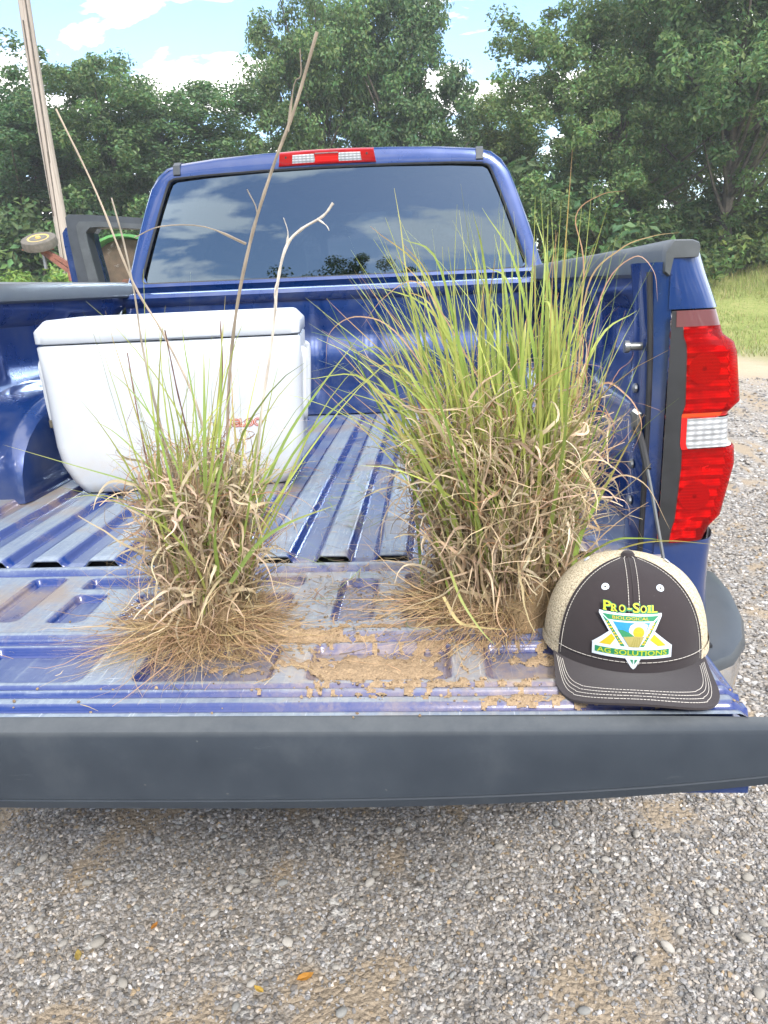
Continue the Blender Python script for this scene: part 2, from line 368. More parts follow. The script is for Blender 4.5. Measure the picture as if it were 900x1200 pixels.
M['tyre'] = plain('dusty_tyre', (0.11, 0.10, 0.085), 0.9, var=0.3, scale=18, bump=0.3)
M['tyre_black'] = plain('tyre_rubber', (0.02, 0.02, 0.021), 0.8, var=0.3, scale=18)
M['wire'] = plain('galvanised_wire', (0.45, 0.47, 0.45), 0.5, 0.4)
M['seat'] = plain('dark_seat_cloth', (0.02, 0.02, 0.022), 0.9)
def make_ground():
    t = NT('gravel_ground'); z = t.attr('col')           # r gravel-dirt, g grass, b sandy track
    zs = t.n.new('ShaderNodeSeparateColor'); t.l.new(z, zs.inputs[0])
    v = t.n.new('ShaderNodeTexVoronoi'); t.l.new(t.co, v.inputs['Vector']); v.inputs['Scale'].default_value = 78
    v2 = t.n.new('ShaderNodeTexVoronoi'); t.l.new(t.co, v2.inputs['Vector']); v2.inputs['Scale'].default_value = 30
    hs = t.n.new('ShaderNodeSeparateColor'); t.l.new(v.outputs['Color'], hs.inputs[0]); hs2 = t.n.new('ShaderNodeSeparateColor'); t.l.new(v2.outputs['Color'], hs2.inputs[0])
    st = t.ramp(hs.outputs[0], (0.0, (0.20, 0.19, 0.18)), (0.35, (0.29, 0.28, 0.27)), (0.7, (0.37, 0.35, 0.33)), (1.0, (0.50, 0.48, 0.45)))
    st = t.mix(t.ramp(v.outputs['Distance'], (0.35, 0.0), (0.75, 0.6)), st, (0.20, 0.165, 0.125))
    st = t.mix(t.ramp(hs2.outputs[1], (0.80, 0.0), (0.82, 1.0)), st, t.mix(t.ramp(v2.outputs['Distance'], (0.35, 0.0), (0.6, 1.0)), (0.55, 0.54, 0.52), (0.16, 0.15, 0.14)))
    n = t.noise(2.2, 6, 0.62); f = t.noise(140, 4, 0.7)
    sand = t.mix(f, (0.26, 0.205, 0.15), (0.42, 0.35, 0.265))
    g = t.mix(t.ramp(t.math('ADD', zs.outputs[0], t.math('MULTIPLY', f, 0.35)), (0.32, 0.0), (0.85, 1.0)), st, sand)
    g = t.mix(zs.outputs[2], g, t.mix(n, (0.40, 0.31, 0.21), (0.52, 0.44, 0.33)))
    gn = t.noise(9, 6, 0.7); 
    gr = t.ramp(t.math('ADD', t.math('MULTIPLY', gn, 0.6), t.math('MULTIPLY', t.noise(0.9, 4), 0.4)), (0.3, (0.10, 0.14, 0.04)), (0.5, (0.22, 0.26, 0.08)), (0.7, (0.36, 0.33, 0.15)))
    g = t.mix(zs.outputs[1], g, gr)
    t.p(base=g, rough=0.95, spec=0.15)
    t.bump(t.math('ADD', t.math('MULTIPLY', v.outputs['Distance'], -1.0), f), 0.8, 0.012); return t.m
M['ground'] = make_ground()

# ------------------------------------------------------------------ ground
def nonuni(lo, hi, fine_lo, fine_hi, step, far):
    a = list(np.arange(fine_lo, fine_hi+1e-6, step)); s = step; x = fine_hi
    while x < hi: s = min(s*1.25, far); x += s; a.append(x)
    s = step; x = fine_lo
    while x > lo: s = min(s*1.25, far); x -= s; a.insert(0, x)
    return np.array(a)
def ground_z(x, y):
    x = np.asarray(x, float); y = np.asarray(y, float)
    return 1.75*sstep(13.5, 27, y) + 0.05*fbm(x, y, 0.25)*sstep(6, 12, y) + 0.006*fbm(x, y, 3.0, 1)*(1-sstep(10, 14, y))
def dirt_mask(x, y):
    a = fbm(x+3.1, y, 2.6, 2)*0.6 + fbm(x, y, 6.5, 1)*0.4
    return sstep(0.10, 0.85, a + 0.55*np.exp(-((x-0.15)**2/0.10+(y+0.12)**2/0.012)) + 0.4*np.exp(-((x-0.75)**2/0.03+(y-0.02)**2/0.02)) + 0.22*sstep(0.25, -0.3, y) + 0.3*sstep(0.3, -0.4, y)*sstep(-0.1, -0.5, x))
gx, gy = nonuni(-140, 140, -1.2, 3.2, 0.04, 20), nonuni(-120, 160, -0.6, 3.2, 0.04, 20)
X, Y = np.meshgrid(gx, gy); Z = ground_z(X, Y)
n_, m_ = X.shape; idx = np.arange(n_*m_).reshape(n_, m_)
Fq = np.stack([idx[:-1, :-1], idx[:-1, 1:], idx[1:, 1:], idx[1:, :-1]], -1).reshape(-1, 4)
wob = 0.7*fbm(X, Y, 0.35, 1)
zg = sstep(11.6, 13.2, Y+wob); zs_ = sstep(8.6, 9.6, Y+wob)*(1-zg)
zg = np.maximum(zg, sstep(20, 26, np.abs(X))*0.9)
zg = np.maximum(zg, sstep(-8, -10, Y))
mesh_np('ground', np.c_[X.ravel(), Y.ravel(), Z.ravel()], Fq, M['ground'], None, True, np.stack([dirt_mask(X, Y), zg, zs_], -1).reshape(-1, 3))['kind'] = 'structure'
GROUND = bpy.data.objects['ground']

# gravel: crushed stones, one joined mass
_ph5 = (1+5**.5)/2
ICO_V = np.array([(-1,_ph5,0),(1,_ph5,0),(-1,-_ph5,0),(1,-_ph5,0),(0,-1,_ph5),(0,1,_ph5),(0,-1,-_ph5),(0,1,-_ph5),(_ph5,0,-1),(_ph5,0,1),(-_ph5,0,-1),(-_ph5,0,1)])/1.902
ICO_F = np.array([(0,11,5),(0,5,1),(0,1,7),(0,7,10),(0,10,11),(1,5,9),(5,11,4),(11,10,2),(10,7,6),(7,1,8),(3,9,4),(3,4,2),(3,2,6),(3,6,8),(3,8,9),(4,9,5),(2,4,11),(6,2,10),(8,6,7),(9,8,1)])
def rand_rot(n, g):
    q = g.normal(size=(n, 4)); q /= np.linalg.norm(q, axis=1)[:, None]; w, x, y, z = q.T
    return np.stack([np.stack([1-2*(y*y+z*z), 2*(x*y-z*w), 2*(x*z+y*w)], -1), np.stack([2*(x*y+z*w), 1-2*(x*x+z*z), 2*(y*z-x*w)], -1), np.stack([2*(x*z-y*w), 2*(y*z+x*w), 1-2*(x*x+y*y)], -1)], 1)
def stone_cols(n, g):
    v = g.choice([0.15, 0.22, 0.29, 0.37, 0.50], n, p=[0.18, 0.30, 0.28, 0.18, 0.06])*g.uniform(0.85, 1.15, n)
    t = g.uniform(0.0, 0.26, n)
    c = np.stack([v*(1+t*0.55), v, v*(1.03-t*0.7)], -1)
    br = g.random(n) < 0.05; c[br] = np.stack([0.34+0*v, 0.26+0*v, 0.17+0*v], -1)[br]*g.uniform(0.6, 1.2, (br.sum(), 1))
    return np.clip(c, 0, 0.8)
def stone_mass(x, y, size, g, lift=0.25, flat=0.7):
    n = len(x); V = np.repeat(ICO_V[None], n, 0)*(1+g.uniform(-0.28, 0.22, (n, 12, 1)))
    V = V*np.stack([g.uniform(0.75, 1.25, n), g.uniform(0.6, 1.0, n), g.uniform(0.4, 0.8, n)], -1)[:, None]
    V = np.einsum('nij,nvj->nvi', rand_rot(n, g), V); V[:, :, 2] *= flat
    V = V*size[:, None, None]; V += np.stack([x, y, ground_z(x, y)+size*lift], -1)[:, None]
    F = (ICO_F[None]+np.arange(n)[:, None, None]*12).reshape(-1, 3)
    return V.reshape(-1, 3), F, np.repeat(stone_cols(n, g), 12, 0)
def scatter(n, x0, x1, y0, y1, smin, smax, g, keep=0.25, pw=2.2):
    x, y = g.uniform(x0, x1, n), g.uniform(y0, y1, n); d = dirt_mask(x, y)
    k = g.random(n) > d*(1-keep); x, y = x[k], y[k]
    return x, y, smin+(smax-smin)*g.random(len(x))**pw
g2 = np.random.default_rng(11)
parts = [scatter(38000, -0.85, 1.35, -0.34, 0.62, 0.0028, 0.0085, g2, 0.28, 1.8),
         scatter(15000, 0.9, 2.9, 0.55, 3.6, 0.006, 0.014, g2, 0.4, 1.8),
         scatter(7000, 1.9, 6.2, 3.4, 9.0, 0.010, 0.024, g2, 0.5, 2.0)]
Vs, Fs, Cs, off = [], [], [], 0
for x, y, s in parts:
    v, f, c = stone_mass(x, y, s, g2); Vs.append(v); Fs.append(f+off); Cs.append(c); off += len(v)
tag(mesh_np('gravel', np.concatenate(Vs), np.concatenate(Fs), M['stone'], None, False, np.concatenate(Cs)), 'pale grey crushed gravel scattered over the ground around the truck', 'gravel', kind='stuff')
# larger stones: each one an object, part of the ground
ROOTINV['ground'] = Matrix.Identity(4)
var_me = []
for k in range(10):
    v = ICO_V*(1+g2.uniform(-0.2, 0.2, (12, 1)))*np.array([1.15, 0.85, 0.55]); bm = bmesh.new()
    vv = [bm.verts.new(q) for q in v]; [bm.faces.new([vv[i] for i in q]) for q in ICO_F]
    bmesh.ops.bevel(bm, geom=list(bm.edges), offset=0.16, segments=1, affect='EDGES')
    me = bpy.data.meshes.new('stone'); bm.to_mesh(me); bm.free(); c = [(0.36, 0.34, 0.31), (0.31, 0.29, 0.26), (0.28, 0.28, 0.27), (0.42, 0.395, 0.36)][k % 4]
    a = me.attributes.new('col', 'FLOAT_COLOR', 'POINT'); a.data.foreach_set('color', np.tile((*c, 1), len(me.vertices)).astype(np.float32))
    me.polygons.foreach_set('use_smooth', [True]*len(me.polygons)); me.set_sharp_from_angle(angle=R(28)); me.materials.append(M['stone']); var_me.append(me)
sx, sy, ss = scatter(175, -0.75, 1.3, -0.30, 0.55, 0.008, 0.0175, g2, 0.6, 2.0)
for x, y, s in zip(sx, sy, ss):
    o = bpy.data.objects.new('stone', var_me[int(g2.integers(10))]); link(o, GROUND)
    o.location = (x, y, float(ground_z(x, y))+s*0.42); o.scale = (s, s*g2.uniform(0.8, 1.1), s); o.rotation_euler = (g2.normal(0, 0.2), g2.normal(0, 0.2), g2.uniform(0, 6.28))

# ------------------------------------------------------------------ pickup truck
truck = empty('pickup_truck', (0, 1.9, 0), 'dark blue pickup truck seen from behind with its tailgate lowered', 'truck')
RIBS = [-0.119*3-0.006+0.113*0 + 0.1135*k for k in range(-4, 11)]
def floor_h(x, y):
    """pressed ribs of the bed floor, raised by 14 mm"""
    h = np.zeros_like(x)
    for c in RIBS:
        if abs(c) > 0.74: continue
        h = np.maximum(h, 1-sstep(0.024, 0.038, np.abs(x-c)))
    return h*(1-sstep(1.66, 1.70, y))
fx = np.arange(-0.82, 0.8201, 0.004); fy = np.r_[np.arange(0.012, 1.765, 0.03), 1.765]
X, Y = np.meshgrid(fx, fy); H = floor_h(X, Y); Z = G-0.006+0.015*H+0.0008*fbm(X, Y, 4)
nr, nc = X.shape; idx = np.arange(nr*nc).reshape(nr, nc)
Fq = np.stack([idx[:-1, :-1], idx[:-1, 1:], idx[1:, 1:], idx[1:, :-1]], -1).reshape(-1, 4)
V = np.c_[X.ravel(), Y.ravel(), Z.ravel()]
# sheet edge turned down at the rear so that the rib ends show as dark openings
lo = V[:nc].copy(); lo[:, 2] -= 0.004; lo2 = lo.copy(); lo2[:, 1] += 0.05
b0 = len(V); V = np.r_[V, lo, lo2]; i0 = np.arange(nc-1)
Fq = np.r_[Fq, np.stack([i0+b0, i0+1+b0, i0+1, i0], -1), np.stack([i0+b0+nc, i0+1+b0+nc, i0+1+b0, i0+b0], -1)]
_sl = np.abs(np.gradient(H, 0.004, axis=1))*0.015; wear = np.r_[(0.42+0.58*H-1.6*np.clip(_sl, 0, 0.6)).ravel(), np.full(nc, 0.9), np.zeros(nc)]
mesh_np('bed_floor', V, Fq, M['worn'], truck, True, None, {'wear': wear})
MB().box(-0.80, 0.80, 0.005, 0.06, G-0.06, G-0.013, 0).build('bed_cross_sill', M['dark'], truck)
# front wall of the bed, with a rolled top and pressed flutes
wx = np.arange(-0.82, 0.8201, 0.01); prof = [(0, 0.0), (0.05, 0), (0.09, 0.012), (0.13, 0.012), (0.15, 0.0), (0.27, 0), (0.29, 0.014), (0.36, 0.014), (0.38, 0), (0.45, 0), (0.465, -0.02), (0.485, -0.028), (0.50, -0.02), (0.505, 0.0), (0.505, 0.06)]
rings = []
for z, d in prof:
    rings.append([(x, 1.755+d+0.008*float(1-sstep(0.012, 0.03, abs((x+5) % 0.22-0.11)))*(0.05 < z < 0.44), G+z) for x in wx])
fw = MB().loft(rings, closed=False).build('bed_front_wall', M['paint_dull'], truck)

def side_x(z):   # outer skin half-width by height over the floor
    return float(np.interp(z, [-0.62, -0.45, -0.2, -0.06, 0.02, 0.14, 0.28, 0.38, 0.44, 0.50, 0.55], [0.90, 0.945, 0.945, 0.935, 0.94, 0.962, 0.958, 0.938, 0.915, 0.890, 0.873]))
for sd in (1, -1):
    # inner wall with a horizontal ledge and stamped relief
    ys = np.arange(0.10, 1.7601, 0.02); zz = [0.0, 0.015, 0.05, 0.10, 0.16, 0.205, 0.225, 0.24, 0.26, 0.275, 0.29, 0.33, 0.38, 0.42, 0.45, 0.47, 0.49]
    rings = []
    for z in zz:
        row = []
        for y in ys:
            x = 0.825 - 0.02*float(1-sstep(0.0, 0.05, z)) + 0.022*float(sstep(0.22, 0.27, z)) - 0.03*float(sstep(0.42, 0.475, z))
            pk = float(sstep(0.27, 0.30, z)*(1-sstep(0.42, 0.45, z))*sstep(0.02, 0.05, (y+0.02) % 0.42)*(1-sstep(0.30, 0.34, (y+0.02) % 0.42)))
            x += 0.02*pk; x -= 0.03*float(1-sstep(0.10, 0.20, y))
            row.append((sd*x, y, G+z))
        rings.append(row)
    MB().loft(rings, closed=False).build('inner_side_wall', M['paint_dull'], truck)
    # outer skin (upper part narrows), wheel arch left out below the floor line by the tyre
    rings = []
    for z in (-0.42, -0.3, -0.2, -0.1, -0.03, 0.02, 0.09, 0.16, 0.24, 0.31, 0.37, 0.42, 0.46, 0.50, 0.535):
        rings.append([(sd*(side_x(z)-0.012*float(1-sstep(0.05, 0.20, y))), y, G+z) for y in (0.11, 0.14, 0.2, 0.4, 0.7, 0.85, 1.1, 1.4, 1.7, 1.78)])
    MB().loft(rings, closed=False).build('bed_side_panel', M['paint'], truck)
    # rear corner: skin wrapping from the side round to the jamb, above and below the lamp
    def corner(z0, z1, name, n=6):
        rs = []
        for z in np.linspace(z0, z1, n):
            xo = side_x(z)-0.006; r = []
            for t in np.linspace(0, 1, 12):
                if t < 0.6: q = (0.805+(xo-0.03-0.805)*t/0.6, 0.022+0.012*(t/0.6)**2)
                else: a = (t-0.6)/0.4*math.pi/2; q = (xo-0.03+0.03*math.sin(a), 0.034+0.03*(1-math.cos(a))+0.05*(t-0.6)/0.4)
                r.append((sd*q[0], q[1], G+z))
            rs.append(r)
        return MB().loft(rs, closed=False).build(name, M['paint'], truck)
    corner(0.437, 0.532, 'rear_corner_panel'); corner(-0.42, 0.018, 'rear_corner_panel', 10)
    # door jamb post, seal and striker
    rs = []
    for z in (-0.1, 0.0, 0.1, 0.2, 0.3, 0.4, 0.47, 0.515):
        w = 0.012*float(sstep(0.42, 0.52, z))
        rs.append([(sd*q[0], q[1], G+z) for q in ((0.797-w, 0.14), (0.772-w, 0.115), (0.766-w, 0.075), (0.772-w, 0.045), (0.782, 0.03), (0.81, 0.024))])
    MB().loft(rs, closed=False).build('tailgate_jamb', M['paint_dull'], truck)
    MB().tube(catmull([(sd*0.782, 0.030, G-0.05), (sd*0.782, 0.026, G+0.15), (sd*0.780, 0.026, G+0.35), (sd*0.772, 0.03, G+0.50)], 5), 0.005, 6).build('jamb_seal', M['rubber'], truck)
    st = MB().lathe([(0.004, -0.035), (0.011, -0.034), (0.011, -0.026), (0.007, -0.024), (0.007, 0.0), (0.016, 0.001), (0.016, 0.006)], (0, 0, 0), 'X', 14)
    st.v = [(sd*(0.775+p[0]), 0.052+p[1], G+0.375+p[2]) for p in st.v]; st.build('latch_striker', M['steel'], truck)
    for z in (0.30, 0.16, 0.09):
        b = MB().lathe([(0.009, 0), (0.009, -0.004), (0.004, -0.007)], (0, 0, 0), 'X', 10); b.v = [(sd*(0.768+p[0]), 0.062+p[1], G+z+p[2]) for p in b.v]; b.build('jamb_bolt', M['steel'], truck)
    # rail cap
    rs = []
    for y in (0.008, 0.014, 0.03, 0.06, 0.3, 0.8, 1.3, 1.78):
        e = 0.003 if y < 0.01 else (0.001 if y < 0.02 else 0)
        q_ = 0.022*float(1-sstep(0.05, 0.5, y))
        rs.append([(sd*(x-q_*(x > 0.81)), y+0.012, G+z) for x, z in ((0.800+e, 0.490+e), (0.792+e, 0.497+e), (0.792+e, 0.533-e), (0.800+e, 0.545-e), (0.830, 0.551-e), (0.862-e, 0.550-e), (0.872-e, 0.546-e), (0.875-e, 0.536), (0.873-e, 0.521), (0.83, 0.518+e))])
    MB().loft(rs, True, True, True).build('rail_cap', M['rail'], truck)
    # wheel housing
    rs = []
    for t in np.linspace(0, math.pi, 17):
        yy, zz_ = 0.93-0.45*math.cos(t)*(1.0), 0.265*math.sin(t)**0.75
        ring = []
        for k, (xx, q) in enumerate(((0.835, 1.0), (0.70, 1.0), (0.668, 0.975), (0.652, 0.92), (0.645, 0.84))):
            ring.append((sd*xx, 0.93+(yy-0.93)*(0.90+0.1*q if k < 4 else 0.93), G-0.004+zz_*q))
        ring.append((sd*0.645, 0.93+(yy-0.93)*0.93, G-0.006)); rs.append(ring)
    MB().loft(rs, closed=False).build('wheel_housing', M['paint_dull'], truck)
    # rear wheel
    wh = MB().lathe([(0.22, -0.13), (0.36, -0.135), (0.395, -0.10), (0.40, 0), (0.395, 0.10), (0.36, 0.135), (0.22, 0.13)], (0, 0, 0), 'X', 36)
    wh.v = [(sd*0.82+p[0], 0.93+p[1], 0.40+p[2]) for p in wh.v]; w_o = wh.build('rear_wheel', M['tyre_black'], truck)
    rm = MB().lathe([(0.215, -0.10), (0.225, 0.128), (0.205, 0.13), (0.18, 0.09), (0.06, 0.10), (0.05, 0.12)], (0, 0, 0), 'X', 24)
    rm.v = [(sd*(0.82+p[0]), 0.93+p[1], 0.40+p[2]) for p in rm.v]; rm.build('rim', M['steel'], truck)
    # tail light: one curved surface cut into lenses
    def lamp_out(z): return float(np.interp(z, [0.02, 0.045, 0.065, 0.16, 0.192, 0.20, 0.206, 0.255, 0.263, 0.275, 0.36, 0.378, 0.392, 0.435], [0.912, 0.922, 0.940, 0.957, 0.954, 0.944, 0.940, 0.938, 0.945, 0.957, 0.945, 0.938, 0.918, 0.903]))
    def lamp_pt(z, t, off=0.0):
        xi, xo = 0.808, lamp_out(z)-0.004
        r = 0.028
        if t < 0.7: q = (xi+(xo-r-xi)*t/0.7, 0.012+0.012*(t/0.7)**2-off)
        else: a = (t-0.7)/0.3*math.pi/2; q = (xo-r+(r+off)*math.sin(a), 0.024+r*(1-math.cos(a))-off*math.cos(a)+0.06*((t-0.7)/0.3)**2)
        return (sd*q[0], q[1], G+z)
    def lamp(z0, z1, t0, t1, off=0.0, nt=18):
        zs_l = sorted(set([z0, z1]+[z for z in (0.03, 0.045, 0.065, 0.10, 0.14, 0.16, 0.18, 0.192, 0.2, 0.206, 0.23, 0.255, 0.263, 0.275, 0.3, 0.33, 0.36, 0.378, 0.392, 0.41, 0.42) if z0 < z < z1]))
        return MB().loft([[lamp_pt(z, t, off) for t in np.linspace(t0, t1, nt)] for z in zs_l], closed=False)
    tlm = MB().loft([[lamp_pt(z, t, -0.012-0.009*(k % 2)-0.004*math.sin(t*16)) for t in np.linspace(0.04, 0.86, 28)] for k, z in enumerate(np.linspace(0.022, 0.433, 42))], closed=False)
    tl = tlm.build('tail_light', M['lamp_bowl'], truck, sharp=20)
    for zb in (0.335, 0.105):
        q = lamp_pt(zb, 0.42, 0.0); MB().lathe([(0.027, 0.006), (0.025, 0.0075), (0.020, 0.013), (0.010, 0.017), (0.007, 0.016), (0.007, 0.008), (0.004, 0.006)], (q[0], q[1], q[2]), 'Y', 24).build('reflector_bowl', M['chrome'], tl)
    lamp(0.02, 0.435, 0.0, 0.20, 0.001, 4).build('black_trim', M['rubber'], tl)
    lamp(0.2592, 0.408, 0.20, 1, 0.002).build('red_lens', M['red_clear'], tl)
    lamp(0.408, 0.435, 0.08, 1, 0.002).build('smoked_lens', M['smoke_lens'], tl)
    lamp(0.252, 0.259, 0.20, 0.7, 0.002).build('amber_strip', M['amber_lens'], tl)
    lamp(0.252, 0.2592, 0.70, 1, 0.002, 8).build('red_lens', M['red_lens'], tl)
    lamp(0.195, 0.252, 0.20, 0.27, 0.0022, 3).build('red_lens', M['red_lens_bright'], tl)
    lamp(0.197, 0.250, 0.27, 0.90, 0.003).build('reverse_lens', M['clear_lens'], tl)
    lamp(0.195, 0.252, 0.90, 1, 0.0022, 5).build('red_lens', M['red_lens_bright'], tl)
    lamp(0.02, 0.195, 0.20, 1, 0.002).build('red_lens', M['red_clear'], tl)
    # bumper end
    def plan(off): return [(0.60, -0.125+off), (0.80, -0.125+off), (0.875, -0.11+off), (0.93-off*0.6, -0.075+off*0.7), (0.975-off, -0.01+off*0.4), (1.01-off, 0.09), (1.035-off, 0.22), (1.04-off, 0.33), (1.02-off, 0.36), (0.975, 0.36), (0.955, 0.22), (0.93, 0.12), (0.90, 0.07), (0.80, 0.06), (0.60, 0.06)]
    def lvl(off, z): return [(sd*x, y, G+z) for x, y in plan(off)]
    bp = MB().loft([lvl(0.012, -0.192), lvl(0.0, -0.186), lvl(0.0, -0.176), lvl(0.006, -0.166), lvl(0.02, -0.160), lvl(0.045, -0.157)], True, True, True).build('bumper_step', M['bumper_plastic'], truck)
    MB().loft([lvl(0.03, -0.30), lvl(0.012, -0.285), lvl(0.004, -0.21), lvl(0.010, -0.194)], True, True, True).build('bumper_chrome', M['chrome'], bp)
    MB().loft([lvl(0.05, -0.44), lvl(0.03, -0.42), lvl(0.03, -0.301)], True, True, True).build('bumper_valance', M['black_plastic'], bp)
    MB().box(*sorted((sd*0.885, sd*0.897)), -0.06, 0.02, G-0.160, G-0.152, 0.002).build('step_groove', M['rubber'], bp)
    # tailgate cable
    cb_ = catmull([(sd*0.765, 0.055, G+0.245), (sd*0.772, 0.01, G+0.20), (sd*0.778, -0.06, G+0.11), (sd*0.782, -0.13, G+0.02), (sd*0.78, -0.17, G-0.015)], 5)
    cbl = MB().tube(cb_, 0.0032, 6).build('tailgate_cable', M['rail'], truck)
    MB().tube(cb_[1:8], 0.0065, 8).build('cable_sleeve', M['rubber'], cbl)
    MB().tube([(sd*0.760, 0.05, G+0.262), (sd*0.768, 0.048, G+0.255), (sd*0.768, 0.045, G+0.22)], [0.008, 0.012, 0.008], 8).build('cable_hook', M['steel'], cbl)
MB().box(-0.60, 0.60, -0.12, 0.05, G-0.33, G-0.20, 0.015).build('bumper_centre', M['chrome'], truck)

# tailgate: pressed inner panel as a height field
POCK2 = [(-0.72, -0.545), (-0.50, -0.305), (-0.26, -0.085), (-0.015, 0.176), (0.222, 0.418), (0.463, 0.655), (0.70, 0.745)]
POCK1 = [(-0.70, -0.63, -0.255, -0.062), (-0.58, -0.52, -0.26, -0.143), (-0.585, -0.43, -0.12, -0.066), (-0.345, -0.28, -0.255, -0.062), (-0.23, -0.17, -0.26, -0.143), (-0.235, -0.085, -0.12, -0.066), (-0.115, -0.05, -0.26, -0.145), (0.0, 0.05, -0.26, -0.07), (0.073, 0.168, -0.12, -0.07), (0.085, 0.16, -0.255, -0.15), (0.232, 0.300, -0.266, -0.09), (0.345, 0.405, -0.26, -0.143), (0.345, 0.5, -0.12, -0.066), (0.45, 0.51, -0.26, -0.143), (0.56, 0.62, -0.255, -0.062), (0.66, 0.72, -0.26, -0.10)]
def rbox(x, y, x0, x1, y0, y1, r=0.012, soft=0.008):
    qx = np.abs(x-(x0+x1)/2)-(x1-x0)/2+r; qy = np.abs(y-(y0+y1)/2)-(y1-y0)/2+r
    d = np.hypot(np.maximum(qx, 0), np.maximum(qy, 0))+np.minimum(np.maximum(qx, qy), 0)-r
    return 1-sstep(-soft, 0.0, d)
def gate_h(x, y):
    h = np.zeros_like(x)
    for a, b in POCK2: h -= 0.013*rbox(x, y, a, b, -0.452, -0.347)
    for a, b, c, d in POCK1: h -= 0.013*rbox(x, y, a, b, c, d)
    h += 0.006*(1-sstep(0.006, 0.011, np.abs(y+0.311)))
    h -= 0.007*(1-sstep(0.003, 0.008, np.abs(y+0.333)))
    h += 0.007*(1-sstep(0.006, 0.012, np.abs(y+0.028)))
    h -= 0.006*(1-sstep(0.002, 0.006, np.abs(y+0.047)))
    h -= 0.006*(1-sstep(0.003, 0.007, np.abs(y+0.469)))+0.006*(1-sstep(0.003, 0.006, np.abs(y+0.488)))-0.002*(1-sstep(0.003, 0.006, np.abs(y+0.479)))
    h -= 0.009*(1-sstep(0.005, 0.010, np.abs(y+0.520)))
    return h - 0.012*sstep(0.75, 0.772, np.abs(x)) - 0.02*(1-sstep(0.0, 0.012, -y))
gx_, gy_ = np.arange(-0.775, 0.7751, 0.0035), np.arange(-0.540, -0.0019, 0.0030)
X, Y = np.meshgrid(gx_, gy_); Hg = gate_h(X, Y)
nr, nc = X.shape; idx = np.arange(nr*nc).reshape(nr, nc)
Fq = np.stack([idx[:-1, :-1], idx[:-1, 1:], idx[1:, 1:], idx[1:, :-1]], -1).reshape(-1, 4)
tg = MB().prism([(-0.001, -0.025), (-0.005, -0.085), (-0.10, -0.10), (-0.535, -0.112), (-0.535, -0.03), (-0.03, -0.035)], 'X', -0.772, 0.772)
tg.v = [(p[0], p[1], p[2]+G) for p in tg.v]; tailgate = tg.build('tailgate', M['paint'], truck)
DUST = np.zeros_like(X)
for cx_, cy2, sx_, sy_, a in ((0.30, -0.40, 0.20, 0.09, 0.8), (0.52, -0.44, 0.18, 0.08, 0.7), (0.08, -0.33, 0.18, 0.08, 0.6), (0.45, -0.20, 0.22, 0.15, 0.45), (0.1, -0.2, 0.18, 0.13, 0.3)): DUST = np.maximum(DUST, a*np.exp(-(((X-cx_)/sx_)**2+((Y-cy2)/sy_)**2)))
mesh_np('inner_panel', np.c_[X.ravel(), Y.ravel(), Hg.ravel()+G], Fq, M['worn'], tailgate, True, None, {'wear': (np.clip(1+Hg*55, 0.25, 1.2)-1.35*np.clip(np.hypot(np.gradient(Hg, 0.0035, axis=1), np.gradient(Hg, 0.003, axis=0)), 0, 0.7)).ravel(), 'dust': DUST.ravel()})
rs = []
for x in np.linspace(-0.81, 0.81, 41):
    bot = -0.119+0.030*(abs(x)/0.79)**2.6; top = -0.002-0.006*(abs(x)/0.8)**3; e = 0.02*max(0, abs(x)-0.79)/0.02; yb = -0.562+0.01*(abs(x)/0.8)**4
    rs.append([(x, y, G+z) for y, z in ((-0.536, bot+0.01), (-0.545, bot), (yb+0.002, bot+0.001), (yb-0.001, bot+0.013), (yb+0.0008, bot+0.0145), (yb-0.002, bot+0.017), (yb-0.003, -0.05), (yb-0.001, top-0.012), (yb+0.0012, top-0.0065), (yb+0.005, top-0.0045), (-0.538, top+0.002), (-0.5345, top-0.004), (-0.533, -0.03))])
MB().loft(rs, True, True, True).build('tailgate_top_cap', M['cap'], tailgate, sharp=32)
MB().lathe([(0.010, -0.002), (0.010, 0.002), (0.005, 0.004)], (0.782, -0.21, G-0.02), 'Z', 12).build('gate_bolt', M['steel'], tailgate)

# cab
def cab_half(s=1.0, grow=0.0):
    """right half of the rear outline, bottom to top: (x, z over floor)"""
    P = [(0.905, 0.20), (0.90, 0.42), (0.868, 0.50), (0.842, 0.57), (0.800, 0.70), (0.757, 0.82), (0.722, 0.905), (0.690, 0.955), (0.650, 0.985), (0.59, 1.000), (0.45, 1.013), (0.25, 1.022), (0.0, 1.026)]
    return [(x*s, z+grow) for x, z in P]
def rear_y(z): return 1.865 + max(0, z-0.5)*math.tan(R(8.0))
def full(h): return [(x, z) for x, z in h]+[(-x, z) for x, z in h[::-1][1:]]
out = full(cab_half())
win = [(0.770, 0.540), (0.784, 0.552), (0.780, 0.575), (0.735, 0.70), (0.690, 0.82), (0.655, 0.905), (0.642, 0.930), (0.622, 0.941), (0.50, 0.948), (0.25, 0.954), (0.0, 0.956)]
wf = full(win)
r_out0 = [(x*0.985, rear_y(z)-0.004, z-0.012*(z > 0.95)) for x, z in out]
rings = [[(x, y, G+z) for x, y, z in r_out0], [(x*0.995, rear_y(z)+0.006, G+z-0.003*(z > 0.95)) for x, z in out], [(x, rear_y(z)+0.025, G+z) for x, z in out],
         [(x*1.01, rear_y(z)+0.25, G+z+0.018*(z > 0.9)) for x, z in out], [(x*1.015, rear_y(z)+0.9, G+z+0.03*(z > 0.9)) for x, z in out], [(x*1.005, rear_y(z)+1.5, G+z+0.015*(z > 0.9)) for x, z in out]]
rings.append([(x*0.97, 4.2-0.25*max(0, z-0.5)*2, G+z*0.93) for x, z in out])
cab = MB().loft(rings, closed=False).build('cab', M['paint'], truck, sharp=60)
